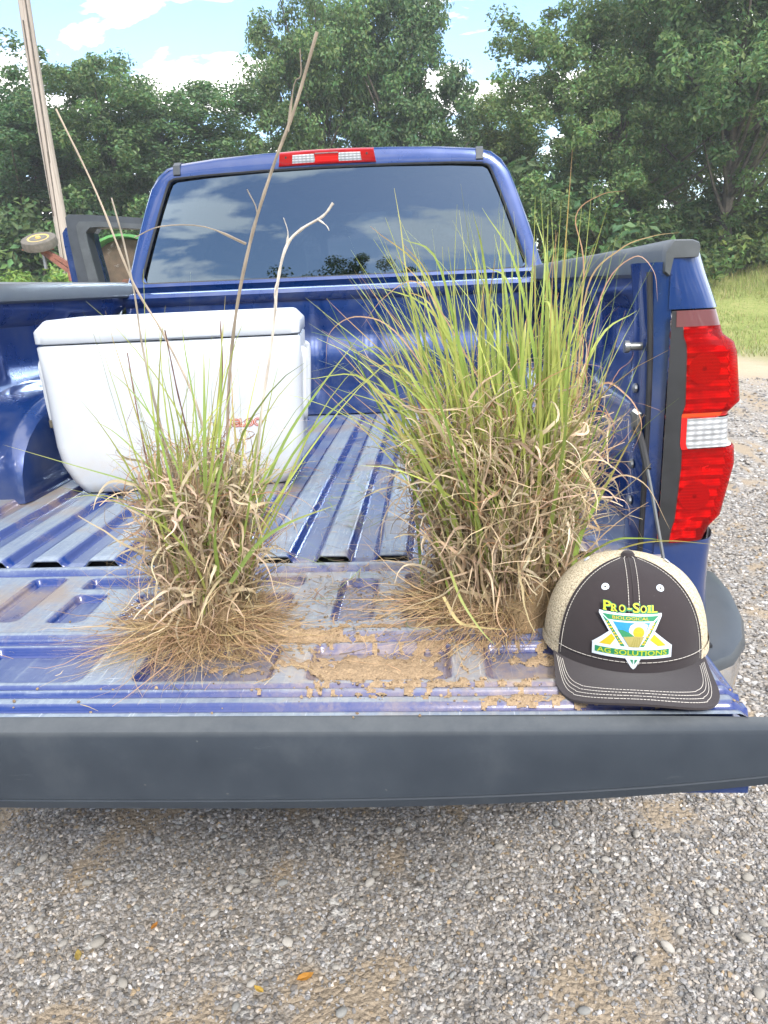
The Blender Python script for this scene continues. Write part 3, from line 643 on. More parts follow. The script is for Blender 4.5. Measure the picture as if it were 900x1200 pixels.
# rear wall between the outline and the window opening
def resample(P, n):
    P = np.array(P); d = np.r_[0, np.cumsum(np.linalg.norm(np.diff(P, axis=0), axis=1))]; t = np.linspace(0, d[-1], n); return np.c_[np.interp(t, d, P[:, 0]), np.interp(t, d, P[:, 1])]
n_s = 61
a_o = resample([(x*0.985, z-0.012*(z > 0.95)) for x, z in out if z > 0.45], n_s); a_i = resample(wf, n_s)
rw = [[(x, rear_y(z)-0.004, G+z) for x, z in a_o], [(x*0.6+u*0.4, rear_y(z*0.6+w*0.4)-0.010, G+z*0.6+w*0.4) for (x, z), (u, w) in zip(a_o, a_i)], [(x, rear_y(z)-0.006, G+z) for x, z in a_i], [(x*0.995, rear_y(z)+0.012, G+z) for x, z in a_i]]
rwm = MB().loft(rw, closed=False)
rwm.build('rear_frame', M['paint'], cab, sharp=50)
lowr = MB().loft([[(x, y, G+z) for x in np.linspace(-0.86, 0.86, 20)] for y, z in ((1.872, 0.542), (1.858, 0.540), (1.852, 0.528), (1.86, 0.515), (1.87, 0.40))], closed=False)
lowr.build('rear_lower_panel', M['paint'], cab)
# glass, slightly curved, with a black border seal
n_u, n_v = 31, 9
gl = []
for v in np.linspace(0, 1, n_v):
    z = 0.536+v*(0.958-0.536); hw = np.interp(z, [0.53, 0.575, 0.70, 0.82, 0.905, 0.96], [0.787, 0.781, 0.737, 0.692, 0.657, 0.642])
    gl.append([(hw*u, rear_y(z)+0.004+0.012*u*u-0.008*math.sin(math.pi*v)*0.35, G+z) for u in np.linspace(-1, 1, n_u)])
MB().loft(gl, closed=False).build('rear_window', M['tint'], cab)
sl = MB().tube([(x*0.996, rear_y(z)-0.002, G+z) for x, z in [(0, 0.539)]+wf+[(0, 0.539)]], 0.0055, 6, False); sl.build('window_seal', M['rubber'], cab)
for sd in (1, -1):   # roof ditch mouldings
    pts = [(sd*0.603, 1.8655+0.468*math.tan(R(8))-0.013, G+0.951), (sd*0.603, rear_y(0.985)-0.008, G+0.985), (sd*0.604, rear_y(1.0)+0.02, G+1.000), (sd*0.606, 2.2, G+1.016), (sd*0.61, 2.8, G+1.03)]
    MB().loft([[(p[0]-0.014, p[1], p[2]), (p[0]-0.014, p[1]-0.004, p[2]+0.004), (p[0]+0.014, p[1]-0.004, p[2]+0.004), (p[0]+0.014, p[1], p[2])] for p in pts], True, True, True).build('roof_moulding', M['black_plastic'], cab)
# high brake light
def blf(x0, x1, z0, z1, off, sk=0.0): 
    rs = []
    for t in np.linspace(0, 1, 15):
        x = x0+(x1-x0)*t; c = 0.004*(x/0.19)**2; y = rear_y(0.99)-0.012
        zt = z1-c; zb = z0-c*0.5
        rs.append([(x+sk*(1 if t > 0.5 else -1), y+0.03, G+zb), (x+sk*(1 if t > 0.5 else -1), y-off+0.004, G+zb), (x+sk*0.6*(1 if t > 0.5 else -1), y-off, G+zb+0.006), (x, y-off, G+zt-0.008), (x, y-off+0.012, G+zt), (x, y+0.05, G+zt+0.004)])
    return MB().loft(rs, True, True, True)
bl = blf(-0.182, 0.190, 0.966, 1.020, 0.010, 0.008).build('brake_light', M['red_lens'], cab)
blf(-0.130, -0.045, 0.971, 1.010, 0.013, 0.004).build('cargo_lamp_lens', M['clear_lens'], bl)
blf(0.053, 0.138, 0.971, 1.010, 0.013, 0.004).build('cargo_lamp_lens', M['clear_lens'], bl)
blf(-0.040, 0.048, 0.970, 0.998, 0.013, 0.006).build('centre_lens', M['red_lens_bright'], bl)
blf(-0.042, 0.050, 1.000, 1.012, 0.0125, 0.0).build('clear_strip', M['clear_lens'], bl)
for x in (-0.158, 0.163):
    MB().lathe([(0.004, -0.002), (0.005, 0.001), (0.005, 0.004)], (x, rear_y(0.99)-0.0215, G+0.995), 'Y', 10).build('lamp_screw', M['rubber'], bl)
# cab interior: rear seat with headrests, floor, dash
seat = MB().box(-0.70, 0.70, 2.05, 2.25, G-0.2, G+0.50, 0.05)
for x in (-0.42, 0.0, 0.42): seat.box(x-0.13, x+0.13, 2.10, 2.2, G+0.505, G+0.62, 0.03)
seat.build('rear_seat', M['seat'], truck)
fs = MB()
for x in (-0.42, 0.42): fs.box(x-0.26, x+0.26, 3.0, 3.18, G-0.2, G+0.55, 0.05); fs.box(x-0.13, x+0.13, 3.04, 3.14, G+0.57, G+0.72, 0.03)
fs.build('front_seats', M['seat'], truck)
# body ahead of the bed: sills, hood
hood = []
for y, w, t in ((1.80, 0.945, 0.43), (2.6, 0.95, 0.43), (3.6, 0.95, 0.43), (4.15, 0.95, 0.43), (4.6, 0.93, 0.40), (5.1, 0.90, 0.36), (5.35, 0.82, 0.25)):
    hood.append([(x*w, y, G+z) for x, z in ((-0.97, -0.45), (-1, -0.1), (-1, t-0.12), (-0.95, t-0.02), (-0.5, t+0.03), (0, t+0.04), (0.5, t+0.03), (0.95, t-0.02), (1, t-0.12), (1, -0.1), (0.97, -0.45))])
MB().loft(hood, True, True, True).build('front_body', M['paint'], truck)
for sd in (1, -1):
    wh = MB().lathe([(0.22, -0.13), (0.36, -0.135), (0.395, -0.10), (0.40, 0), (0.395, 0.10), (0.36, 0.135), (0.22, 0.13)], (0, 0, 0), 'X', 36)
    wh.v = [(sd*0.84+p[0], 4.6+p[1], 0.40+p[2]) for p in wh.v]; wh.build('front_wheel', M['tyre_black'], truck)
# open door on the left: dark inner frame, blue skin, glass
def doorring(outer, inner, y0, y1):
    n = len(outer); b = MB()
    b.loft([[(x, y0, G+z) for x, z in outer], [(x, y1, G+z) for x, z in outer], [(x, y1, G+z) for x, z in inner], [(x, y0, G+z) for x, z in inner], [(x, y0, G+z) for x, z in outer]], True); return b
d_out = [(-1.665, 0.45), (-1.672, 0.62), (-1.690, 0.86), (-1.690, 0.945), (-1.675, 0.962), (-1.55, 0.955), (-1.35, 0.935), (-1.05, 0.905), (-1.00, 0.88), (-0.99, 0.45)]
d_in = [(-1.535, 0.50), (-1.545, 0.62), (-1.572, 0.80), (-1.575, 0.86), (-1.55, 0.885), (-1.48, 0.885), (-1.30, 0.868), (-1.10, 0.845), (-1.07, 0.82), (-1.06, 0.50)]
door = doorring(d_out, d_in, 3.24, 3.33).build('open_door', M['black_plastic'], truck)
d_mid = [(x*0.45+u*0.55, z*0.45+w*0.55) for (x, z), (u, w) in zip(d_out, d_in)]
doorring(d_mid, d_in, 3.225, 3.24).build('window_moulding', M['rail'], door)
MB().box(-1.655, -0.99, 3.245, 3.335, G-0.4, G+0.46, 0.02).build('door_trim_panel', M['black_plastic'], door)
d_big = [(-1.742, 0.45), (-1.752, 0.62), (-1.765, 0.80), (-1.765, 0.87), (-1.74, 0.90), (-1.55, 0.90), (-1.35, 0.89), (-1.05, 0.87), (-0.99, 0.85), (-0.97, 0.45)]
doorring(d_big, d_in, 3.335, 3.40).build('door_skin', M['paint'], door)
MB().box(-1.742, -0.97, 3.337, 3.42, G-0.5, G+0.46, 0.02).build('door_skin', M['paint'], door)
MB().prism([(x*1.0, G+z) for x, z in d_in], 'Y', 3.345, 3.349).build('window_glass', M['glass'], door)

# ------------------------------------------------------------------ cooler
def place(o, loc, rz=0.0, rx=0.0, ry=0.0):
    o.location = loc; o.rotation_euler = (rx, ry, rz); return o
def rrect(w, d, r, z, n=6, x0=0.0):
    pts = []
    for cx_, cy2, a0 in ((w/2-r, d/2-r, 0), (-w/2+r, d/2-r, 90), (-w/2+r, -d/2+r, 180), (w/2-r, -d/2+r, 270)):
        for k in range(n+1):
            a = R(a0+90*k/n); pts.append((cx_+r*math.cos(a)+x0, cy2+r*math.sin(a), z))
    return pts
cooler = empty('cooler', (0, 0, 0), 'white plastic cooler standing in the truck bed behind the smaller grass clump', 'cooler')
CW, CD, CH = 0.665, 0.37, 0.385
body = [rrect(CW-0.135, CD-0.09, 0.03, 0.0), rrect(CW-0.112, CD-0.06, 0.03, 0.006), rrect(CW-0.070, CD-0.04, 0.035, 0.034), rrect(CW-0.032, CD-0.02, 0.035, 0.080), rrect(CW-0.018, CD-0.014, 0.035, 0.13), rrect(CW-0.008, CD-0.008, 0.035, 0.30), rrect(CW-0.002, CD-0.002, 0.035, 0.380), rrect(CW-0.010, CD-0.010, 0.032, 0.3845), rrect(CW-0.02, CD-0.02, 0.03, 0.386)]
ROOTINV[cooler.name] = Matrix.Identity(4)
cb_o = MB().loft(body, True, True, True).build('cooler_body', M['cooler'], cooler, sharp=50)
lid = [rrect(CW-0.02, CD-0.02, 0.045, 0.388), rrect(CW-0.004, CD-0.004, 0.035, 0.3885), rrect(CW+0.001, CD+0.001, 0.035, 0.391), rrect(CW+0.001, CD+0.001, 0.035, 0.418), rrect(CW-0.004, CD-0.004, 0.035, 0.422), rrect(CW-0.042, CD-0.04, 0.03, 0.442), rrect(CW-0.055, CD-0.05, 0.03, 0.445), rrect(CW-0.12, CD-0.11, 0.03, 0.445), rrect(CW-0.13, CD-0.12, 0.03, 0.441)]
lid_o = MB().loft(lid, True, True, True).build('lid', M['cooler'], cooler, sharp=50)
lp = MB().box(-0.10, 0.135, -CD/2-0.006, -CD/2+0.01, 0.392, 0.412, 0.004); lp.build('lid_grip', M['cooler'], lid_o)
rs = []
for sd in (-1, 1):
    h = MB()
    x1 = sd*(CW/2-0.004)
    h.tube(catmull([(x1, -0.10, 0.345), (x1+sd*0.008, -0.125, 0.335), (x1+sd*0.005, -0.128, 0.27), (x1-sd*0.001, -0.128, 0.19), (x1-sd*0.004, -0.10, 0.17), (x1-sd*0.006, -0.04, 0.195), (x1-sd*0.006, 0.04, 0.195), (x1-sd*0.004, 0.10, 0.17), (x1-sd*0.001, 0.108, 0.19), (x1+sd*0.005, 0.108, 0.27), (x1+sd*0.008, 0.105, 0.335), (x1, 0.10, 0.345)], 4), 0.010, 8)
    h.build('handle', M['cooler'], cooler)
    if sd < 0: MB().box(*sorted((x1-sd*0.006, x1+sd*0.0085)), -0.142, -0.130, 0.178, 0.198, 0.002).build('handle_slot', M['cooler_dark'], cooler)
for i in range(2):
    MB().box(-0.24+0.40*i, -0.16+0.40*i, CD/2-0.004, CD/2+0.014, 0.365, 0.405, 0.004).build('hinge', M['cooler'], cooler)
def text_mesh(body_, size, offset=0.0, align='CENTER', extrude=0.0):
    c = bpy.data.curves.new('t', 'FONT'); c.body = body_; c.size = size; c.offset = offset; c.align_x = align; c.align_y = 'CENTER'; c.extrude = extrude; c.resolution_u = 3
    o = bpy.data.objects.new('t', c); C.objects.link(o); bpy.context.view_layer.update()
    me = bpy.data.meshes.new_from_object(o.evaluated_get(bpy.context.evaluated_depsgraph_get()))
    v = np.array([q.co[:] for q in me.vertices]); f = [tuple(p.vertices) for p in me.polygons]
    bpy.data.objects.remove(o); bpy.data.curves.remove(c); bpy.data.meshes.remove(me); return v, f
for off, mat, dy in ((0.0016, 'logo_red', 0.0), (-0.0006, 'cooler', 0.0006)):
    v, f = text_mesh('IGLOO', 0.027, off)
    mesh('logo', [(q[0]*1.05+0.175, -CD/2+0.0045-dy+0.0, q[1]+0.172) for q in v], f, M[mat], cb_o)
place(cooler, (-0.262, 0.69, G+0.0095), R(7)); cooler.scale = (0.97, 0.97, 0.985)

# ------------------------------------------------------------------ grass clumps
AVOID = np.array([0.655, -0.41, G])
def ribbons(base, d0, L, W, droop, curl, g, S=10, taper=1.0, floor=None, kink=0.0):
    n = len(L); P = [base.copy()]; d = d0/np.linalg.norm(d0, axis=1)[:, None]; ds = (L/S)[:, None]
    ax = g.normal(size=(n, 3)); ax /= np.linalg.norm(ax, axis=1)[:, None]; D = [d]
    for s in range(S):
        t = (s+1)/S
        d = d + np.array([[0, 0, -1.0]])*(droop*(t**1.3)*1.6/S)[:, None] + np.cross(d, ax)*(curl/S)[:, None] + g.normal(size=(n, 3))*(kink/S if np.isscalar(kink) else (kink/S)[:, None])
        if s % 3 == 2: ax = ax + g.normal(size=(n, 3))*0.5; ax /= np.linalg.norm(ax, axis=1)[:, None]
        d = d/np.linalg.norm(d, axis=1)[:, None]
        p = P[-1]+d*ds
        if floor is not None: p[:, 2] = np.maximum(p[:, 2], floor+g.uniform(0, 0.006, n))
        P.append(p); D.append(d)
    P = np.stack(P, 1); D = np.stack(D, 1)
    if AVOID is not None:                    # leave out blades that would pass through the cap
        q = (P-AVOID[None, None])/np.array([0.118, 0.165, 0.15])
        bad = ((q**2).sum(-1) < 1).any(1) | ((P[:, :, 0] > 0.72) & (P[:, :, 1] < 0.3) & (P[:, :, 2] > G)).any(1) & (P[:, 0, 1] < 1); P[bad] = P[bad][:, :1]; P[bad] *= np.array([1, 1, 1.0])
    ref = g.normal(size=(n, 1, 3)); side = np.cross(D, ref); side /= np.linalg.norm(side, axis=2, keepdims=True)+1e-9
    t = np.linspace(0, 1, S+1); prof = (1-0.30*np.abs(2*t-0.6).clip(0, 1))*(1-taper*t**2.2*0.92)
    off = side*(W[:, None, None]*0.5*prof[None, :, None])
    V = np.stack([P-off, P+off], 2)                      # n,S+1,2,3
    b = (np.arange(n)*(S+1)*2)[:, None]+(np.arange(S)*2)[None]
    F = np.stack([b, b+1, b+3, b+2], -1).reshape(-1, 4)
    return V.reshape(-1, 3), F, np.broadcast_to(t[None, :, None], (n, S+1, 2)).reshape(-1)
def spread_cols(c0, n, S, g, var=0.2, tip=None, tipw=None, t=None):
    c = np.array(c0)[None]*g.uniform(1-var, 1+var, (n, 1))*g.uniform(0.92, 1.08, (n, 3))
    c = np.repeat(c, (S+1)*2, 0)
    if tip is not None:
        k = np.repeat(tipw, (S+1)*2)[:, None]*np.clip((t[:, None]-0.45)/0.5, 0, 1); c = c*(1-k)+np.array(tip)[None]*k
    return c
def cone_dirs(n, g, lean_mu, lean_sd, az=None):
    a = g.uniform(0, 2*np.pi, n) if az is None else az; l = np.abs(g.normal(lean_mu, lean_sd, n))
    return np.stack([np.sin(l)*np.cos(a), np.sin(l)*np.sin(a), np.cos(l)], -1), a
def disk(n, g, cx_, cy2, rx, ry, z0, z1):
    r = np.sqrt(g.random(n)); a = g.uniform(0, 2*np.pi, n)
    return np.stack([cx_+rx*r*np.cos(a), cy2+ry*r*np.sin(a), G+g.uniform(z0, z1, n)], -1), a, r
def clump_part(name, parent, parts, kind='stuff'):
    Vs, Fs, Cs, off = [], [], [], 0
    for V, F, c in parts: Vs.append(V); Fs.append(F+off); Cs.append(c); off += len(V)
    o = mesh_np(name, np.concatenate(Vs), np.concatenate(Fs), M['blade'], parent, True, np.concatenate(Cs))
    if kind: o['kind'] = kind
    return o
GREEN, LIME, DRY, TAN, ROOT, RED = (0.22, 0.32, 0.07), (0.42, 0.46, 0.12), (0.49, 0.385, 0.26), (0.64, 0.53, 0.375), (0.42, 0.295, 0.175), (0.50, 0.27, 0.17)
def build_clump(root, seed, cx_, cy2, rx, ry, n_green, n_dry, n_root, hgt, root_r, green_lean, bias):
    g = np.random.default_rng(seed)
    # green blades
    S = 10; b, a, r = disk(n_green, g, cx_, cy2, rx*0.85, ry*0.85, 0.02, 0.09)
    az = a+g.normal(0, 0.7, n_green); d, _ = cone_dirs(n_green, g, 0.05, green_lean, az); d[:, :2] *= (0.5+0.7*r)[:, None]; d[:, 0] += bias
    L = hgt*(0.45+0.6*g.random(n_green)**1.15); W = g.uniform(0.0025, 0.0072, n_green)
    V, F, t = ribbons(b, d, L, W, np.abs(g.normal(0.35, 0.55, n_green)), g.normal(0, 0.6, n_green), g, S, 1.0, None, 0.35)
    c0 = spread_cols(GREEN, n_green, S, g, 0.35, RED, g.choice([0, 0.25, 0.9], n_green, p=[0.45, 0.3, 0.25]), t)
    lime = np.repeat(g.random(n_green)**0.9, (S+1)*2)[:, None]; c0 = c0*(1-lime)+np.array(LIME)*lime*np.repeat(g.uniform(0.7, 1.3, n_green), (S+1)*2)[:, None]
    low = np.clip(1-t[:, None]/0.35, 0, 1)*0.55; c0 = c0*(1-low)+np.array((0.34, 0.30, 0.11))*low
    clump_part('green_blades', root, [(V, F, c0)])
    # dry curled blades, dense low down
    n1 = int(n_dry*0.45); S = 14; b, a, r = disk(n1, g, cx_, cy2, rx*0.95, ry*0.95, 0.03, 0.52*hgt); b[:, :2] = np.array([cx_, cy2])+(b[:, :2]-np.array([cx_, cy2]))*(0.80+0.45*(b[:, 2:]-G)/(0.52*hgt))
    d, _ = cone_dirs(n1, g, 0.75, 0.6, a+g.normal(0, 0.9, n1)); L = hgt*g.uniform(0.08, 0.30, n1); W = g.uniform(0.002, 0.0068, n1)
    V1, F1, t1 = ribbons(b, d, L, W, np.abs(g.normal(2.2, 1.5, n1)), g.normal(0, 3.2, n1), g, S, 0.8, G+0.004, 2.2)
    c1 = spread_cols(DRY, n1, S, g, 0.45); k = np.repeat(g.random(n1) < 0.35, (S+1)*2); c1[k] = spread_cols(TAN, n1, S, g, 0.25)[k]
    # straight dry sheaths forming the column
    n2 = n_dry-n1; S2 = 8; b, a, r = disk(n2, g, cx_, cy2, rx*0.9, ry*0.9, 0.0, 0.26*hgt)
    d, _ = cone_dirs(n2, g, 0.03, 0.13, a+g.normal(0, 0.8, n2)); L = hgt*g.uniform(0.12, 0.42, n2); W = g.uniform(0.002, 0.0065, n2)
    V2, F2, t2 = ribbons(b, d, L, W, np.abs(g.normal(0.15, 0.35, n2)), g.normal(0, 1.1, n2), g, S2, 0.7, None, 0.8)
    c2 = spread_cols((0.45, 0.35, 0.225), n2, S2, g, 0.45)
    clump_part('dry_blades', root, [(V1, F1, c1), (V2, F2, c2)])
    # flying thin curls
    n3 = int(n_dry*0.26); S = 16; b, a, r = disk(n3, g, cx_, cy2, rx*1.15, ry*1.15, 0.10*hgt/0.5, 0.62*hgt)
    d, _ = cone_dirs(n3, g, 0.5, 0.5, a+g.normal(0, 0.5, n3)); L = hgt*g.uniform(0.10, 0.36, n3); W = g.uniform(0.0007, 0.0020, n3)
    V3, F3, t3 = ribbons(b, d, L, W, np.abs(g.normal(0.3, 0.6, n3)), g.normal(0, 5.0, n3), g, S, 0.8, G+0.004, 2.6)
    c3 = spread_cols((0.54, 0.42, 0.28), n3, S, g, 0.4); kk = np.repeat(g.random(n3) < 0.3, (S+1)*2); c3[kk] = spread_cols((0.33, 0.17, 0.09), n3, S, g, 0.3)[kk]
    clump_part('curled_leaf_ends', root, [(V3, F3, c3)])
    # root mat
    S = 8; b, a, r = disk(n_root, g, cx_, cy2-0.01, rx*0.95, ry*0.95, 0.002, 0.030)
    az = a+g.normal(0, 0.45, n_root); el = g.uniform(-0.45, 0.12, n_root)
    d = np.stack([np.cos(az)*np.cos(el), np.sin(az)*np.cos(el), np.sin(el)], -1)
    L = root_r*g.uniform(0.25, 1.0, n_root)*(1+0.35*np.cos(az+1.9)); W = g.uniform(0.0006, 0.0017, n_root)
    Vr, Fr, tr = ribbons(b, d, L, W, np.abs(g.normal(0.7, 0.5, n_root)), g.normal(0, 1.6, n_root), g, S, 0.7, G+0.001, 1.1)
    cr_ = spread_cols(ROOT, n_root, S, g, 0.4); k = np.repeat(g.random(n_root) < 0.25, (S+1)*2); cr_[k] = spread_cols((0.52, 0.38, 0.20), n_root, S, g, 0.25)[k]
    clump_part('roots', root, [(Vr, Fr, cr_)])
    # soil-and-crown core so that the middle of the clump is opaque
    rs = []
    for z, q in ((0.0, 1.25), (0.015, 1.05), (0.04, 0.85), (0.12, 0.76), (0.20, 0.70), (0.25, 0.45), (0.27, 0.1)):
        rs.append([(cx_+rx*q*math.cos(k/18*6.283)*(1+0.12*math.sin(3*k+z*40)), cy2+ry*q*math.sin(k/18*6.283)*(1+0.12*math.cos(5*k+z*30)), G+z*hgt/0.5+0.002) for k in range(18)])
    o = MB().loft(rs, True, False, True).build('root_crown', M['soil'], root)
    o.data.attributes.new('col', 'FLOAT_COLOR', 'POINT').data.foreach_set('color', np.tile((0.22, 0.155, 0.09, 1), len(o.data.vertices)).astype(np.float32))
def blade_obj(name, root, pts, w, col, tipc, g, n=5, fold=0.25):
    """one broad leaf blade along a path, folded along its midrib"""
    P = catmull(pts, n); m = len(P); V = []; F = []; c = []
    sidev = None
    for i, p in enumerate(P):
        d = (P[min(i+1, m-1)]-P[max(i-1, 0)]).normalized(); t = i/(m-1)
        s = d.cross(Vector((0.25, -1, 0.15))).normalized()
        nrm = s.cross(d).normalized(); ww = w*0.5*(1-0.25*abs(2*t-0.5))*(1-t**2.5*0.93)
        V += [p-s*ww+nrm*ww*fold, p, p+s*ww+nrm*ww*fold]
        k = max(0, (t-0.6)/0.4); cc = [col[j]*(1-k)+tipc[j]*k for j in range(3)]; c += [cc]*3
        if i: a = (i-1)*3; F += [(a, a+1, a+4, a+3), (a+1, a+2, a+5, a+4)]
    return mesh_np(name, np.array([q[:] for q in V]), np.array(F), M['blade'], root, True, np.array(c))
def stalk_obj(root, pts, r0, r1, col, side=(), n=6):
    P = catmull(pts, n); mb = MB(); m = len(P); mb.tube(P, [(r0+(r1-r0)*i/(m-1))*random.uniform(0.82, 1.15) for i in range(m)], 6)
    for q in side: mb.tube(catmull(q, 4), [r1*0.9]*3+[r1*0.35]*(len(catmull(q, 4))-3), 5)
    o = mb.build('dead_stalk', M['blade'], root)
    V = len(o.data.vertices); g = np.random.default_rng(int(r0*1e6)); cc = np.array(col)[None]*np.repeat(g.uniform(0.75, 1.2, (V+5)//6+1), 6)[:V, None]
    o.data.attributes.new('col', 'FLOAT_COLOR', 'POINT').data.foreach_set('color', np.c_[cc, np.ones(V)].astype(np.float32).ravel()); return o
small = empty('grass_clump', (0.045, -0.27, G), 'smaller dug-up grass clump with tall dead stalks, in front of the white cooler', 'grass clump', 'dug-up grass clumps on the tailgate')
build_clump(small, 21, 0.047, -0.265, 0.070, 0.066, 105, 1800, 2600, 0.45, 0.172, 0.22, 0.02)
YS = -0.27
def sp(*q): return [(x, YS+dy, G+z) for x, z, dy in q]
stalk_obj(small, sp((0.07, 0.05, 0.01), (0.062, 0.30, 0.02), (0.02, 0.43, 0.03), (-0.02, 0.515, 0.03), (-0.055, 0.635, 0.03), (-0.095, 0.742, 0.03)), 0.0024, 0.0013, (0.50, 0.42, 0.33))
stalk_obj(small, sp((0.08, 0.05, 0.03), (0.09, 0.28, 0.04), (0.115, 0.44, 0.04), (0.15, 0.56, 0.04), (0.190, 0.655, 0.04), (0.225, 0.725, 0.04), (0.262, 0.815, 0.04)), 0.0028, 0.0023, (0.36, 0.30, 0.235),
          [sp((0.215, 0.70, 0.04), (0.228, 0.755, 0.037), (0.238, 0.765, 0.035), (0.240, 0.795, 0.03)), sp((0.15, 0.56, 0.04), (0.165, 0.60, 0.035), (0.155, 0.63, 0.03)), sp((0.145, 0.56, 0.04), (0.09, 0.585, 0.035), (0.03, 0.588, 0.03), (-0.01, 0.575, 0.03))])
stalk_obj(small, sp((0.10, 0.06, 0.02), (0.145, 0.30, 0.02), (0.175, 0.43, 0.02), (0.190, 0.51, 0.02), (0.206, 0.555, 0.02), (0.228, 0.575, 0.02), (0.258, 0.59, 0.02), (0.273, 0.606, 0.02)), 0.0026, 0.0019, (0.66, 0.60, 0.53),
          [sp((0.206, 0.555, 0.02), (0.209, 0.572, 0.018), (0.205, 0.590, 0.015)), sp((0.25, 0.587, 0.02), (0.262, 0.578, 0.018), (0.266, 0.571, 0.015)), sp((0.19, 0.51, 0.02), (0.184, 0.49, 0.015), (0.188, 0.46, 0.012))])
stalk_obj(small, sp((0.03, 0.06, 0.03), (-0.005, 0.30, 0.03), (-0.018, 0.42, 0.03), (-0.02, 0.50, 0.03), (-0.026, 0.57, 0.03), (-0.035, 0.628, 0.03)), 0.0022, 0.0013, (0.42, 0.37, 0.30))
stalk_obj(small, sp((0.05, 0.08, -0.01), (0.045, 0.27, 0.0), (0.035, 0.37, 0.0), (0.028, 0.45, 0.0)), 0.0017, 0.0009, (0.16, 0.09, 0.07))
stalk_obj(small, sp((0.08, 0.08, -0.01), (0.092, 0.30, 0.0), (0.105, 0.40, 0.0), (0.108, 0.46, 0.0)), 0.0018, 0.0009, (0.22, 0.11, 0.08))
stalk_obj(small, sp((0.01, 0.08, -0.01), (-0.02, 0.24, 0.0), (-0.027, 0.34, 0.0), (-0.03, 0.42, 0.0)), 0.0016, 0.0008, (0.26, 0.15, 0.11))
gb = np.random.default_rng(5)
for pts, w in (([(0.07, 0.16, -0.05), (0.085, 0.29, -0.06), (0.093, 0.37, -0.06), (0.096, 0.43, -0.05)], 0.008), ([(0.075, 0.15, -0.06), (0.10, 0.24, -0.07), (0.125, 0.31, -0.08), (0.14, 0.36, -0.08)], 0.006),
               ([(0.10, 0.09, -0.06), (0.15, 0.155, -0.08), (0.20, 0.19, -0.09), (0.27, 0.215, -0.09)], 0.009), ([(0.03, 0.20, -0.02), (-0.04, 0.235, -0.02), (-0.12, 0.262, -0.02), (-0.225, 0.297, -0.02)], 0.004),
               ([(0.12, 0.16, 0.02), (0.18, 0.28, 0.02), (0.24, 0.36, 0.02), (0.30, 0.43, 0.03)], 0.007), ([(0.12, 0.14, 0.03), (0.19, 0.26, 0.03), (0.26, 0.33, 0.03), (0.335, 0.39, 0.03)], 0.006),
               ([(0.05, 0.18, -0.03), (0.02, 0.30, -0.03), (-0.02, 0.37, -0.03), (-0.055, 0.405, -0.03)], 0.004), ([(0.04, 0.16, -0.03), (-0.01, 0.26, -0.03), (-0.05, 0.31, -0.03), (-0.09, 0.335, -0.03)], 0.004),
               ([(0.08, 0.2, -0.02), (0.10, 0.33, -0.02), (0.11, 0.41, -0.02), (0.118, 0.47, -0.02)], 0.005), ([(0.06, 0.2, -0.02), (0.065, 0.33, -0.02), (0.06, 0.42, -0.02), (0.06, 0.47, -0.02)], 0.004)):
    blade_obj('leaf_blade', small, sp(*pts), w*0.72, (0.26, 0.36, 0.10), (0.40, 0.38, 0.12), gb)
big = empty('grass_clump', (0.50, -0.22, G), 'taller and fuller dug-up grass clump beside the baseball cap on the tailgate', 'grass clump', 'dug-up grass clumps on the tailgate')
YS = -0.22
build_clump(big, 33, 0.505, -0.20, 0.114, 0.094, 420, 3400, 3000, 0.54, 0.165, 0.16, -0.045)
gb = np.random.default_rng(9)
def wb(x0, x1, z1, n=1, w=0.006, y=0.0, sag=0.0):
    """a broad blade from the crown to a tip"""
    y = max(y, -0.03); xm = x0+(x1-x0)*0.42; zm = 0.08+(z1-0.08)*0.55+sag
    return ([(x0, 0.02, y), (x0+(x1-x0)*0.15, 0.05+(zm-0.05)*0.5, y), (xm, zm, y-0.01), (x1, z1, y-0.02)], w)
big_list = [wb(0.58, 0.60, 0.665, w=0.008, y=0.05), wb(0.59, 0.555, 0.61, w=0.008, y=0.03), wb(0.57, 0.585, 0.60, w=0.007, y=0.04), wb(0.60, 0.625, 0.62, w=0.006, y=0.03), wb(0.585, 0.575, 0.56, w=0.008, y=0.02), wb(0.56, 0.545, 0.55, w=0.007, y=0.02), wb(0.595, 0.66, 0.55, w=0.006, y=0.03),
            wb(0.55, 0.455, 0.585, w=0.005, y=0.03), wb(0.52, 0.47, 0.52, w=0.005), wb(0.50, 0.42, 0.50, w=0.005), wb(0.50, 0.34, 0.55, w=0.0045, sag=0.02), wb(0.48, 0.33, 0.52, w=0.0045, sag=0.02), wb(0.47, 0.30, 0.50, w=0.005, sag=0.03), wb(0.47, 0.225, 0.485, w=0.0055, sag=0.05), wb(0.48, 0.245, 0.44, w=0.0055, sag=0.06), wb(0.46, 0.25, 0.36, w=0.005, sag=0.07), wb(0.46, 0.26, 0.395, w=0.005, sag=0.05),
            wb(0.60, 0.67, 0.45, w=0.006), wb(0.60, 0.70, 0.40, w=0.006, sag=-0.02), wb(0.60, 0.695, 0.31, w=0.009, sag=-0.02, y=-0.03), wb(0.53, 0.53, 0.50, w=0.006), wb(0.54, 0.52, 0.47, w=0.006), wb(0.51, 0.50, 0.53, w=0.005), wb(0.56, 0.565, 0.53, w=0.008, y=-0.05), wb(0.57, 0.56, 0.45, w=0.009, y=-0.06), wb(0.545, 0.55, 0.40, w=0.008, y=-0.07), wb(0.58, 0.60, 0.42, w=0.008, y=-0.06), wb(0.50, 0.46, 0.42, w=0.006, y=-0.05), wb(0.47, 0.41, 0.45, w=0.005, y=-0.04)]
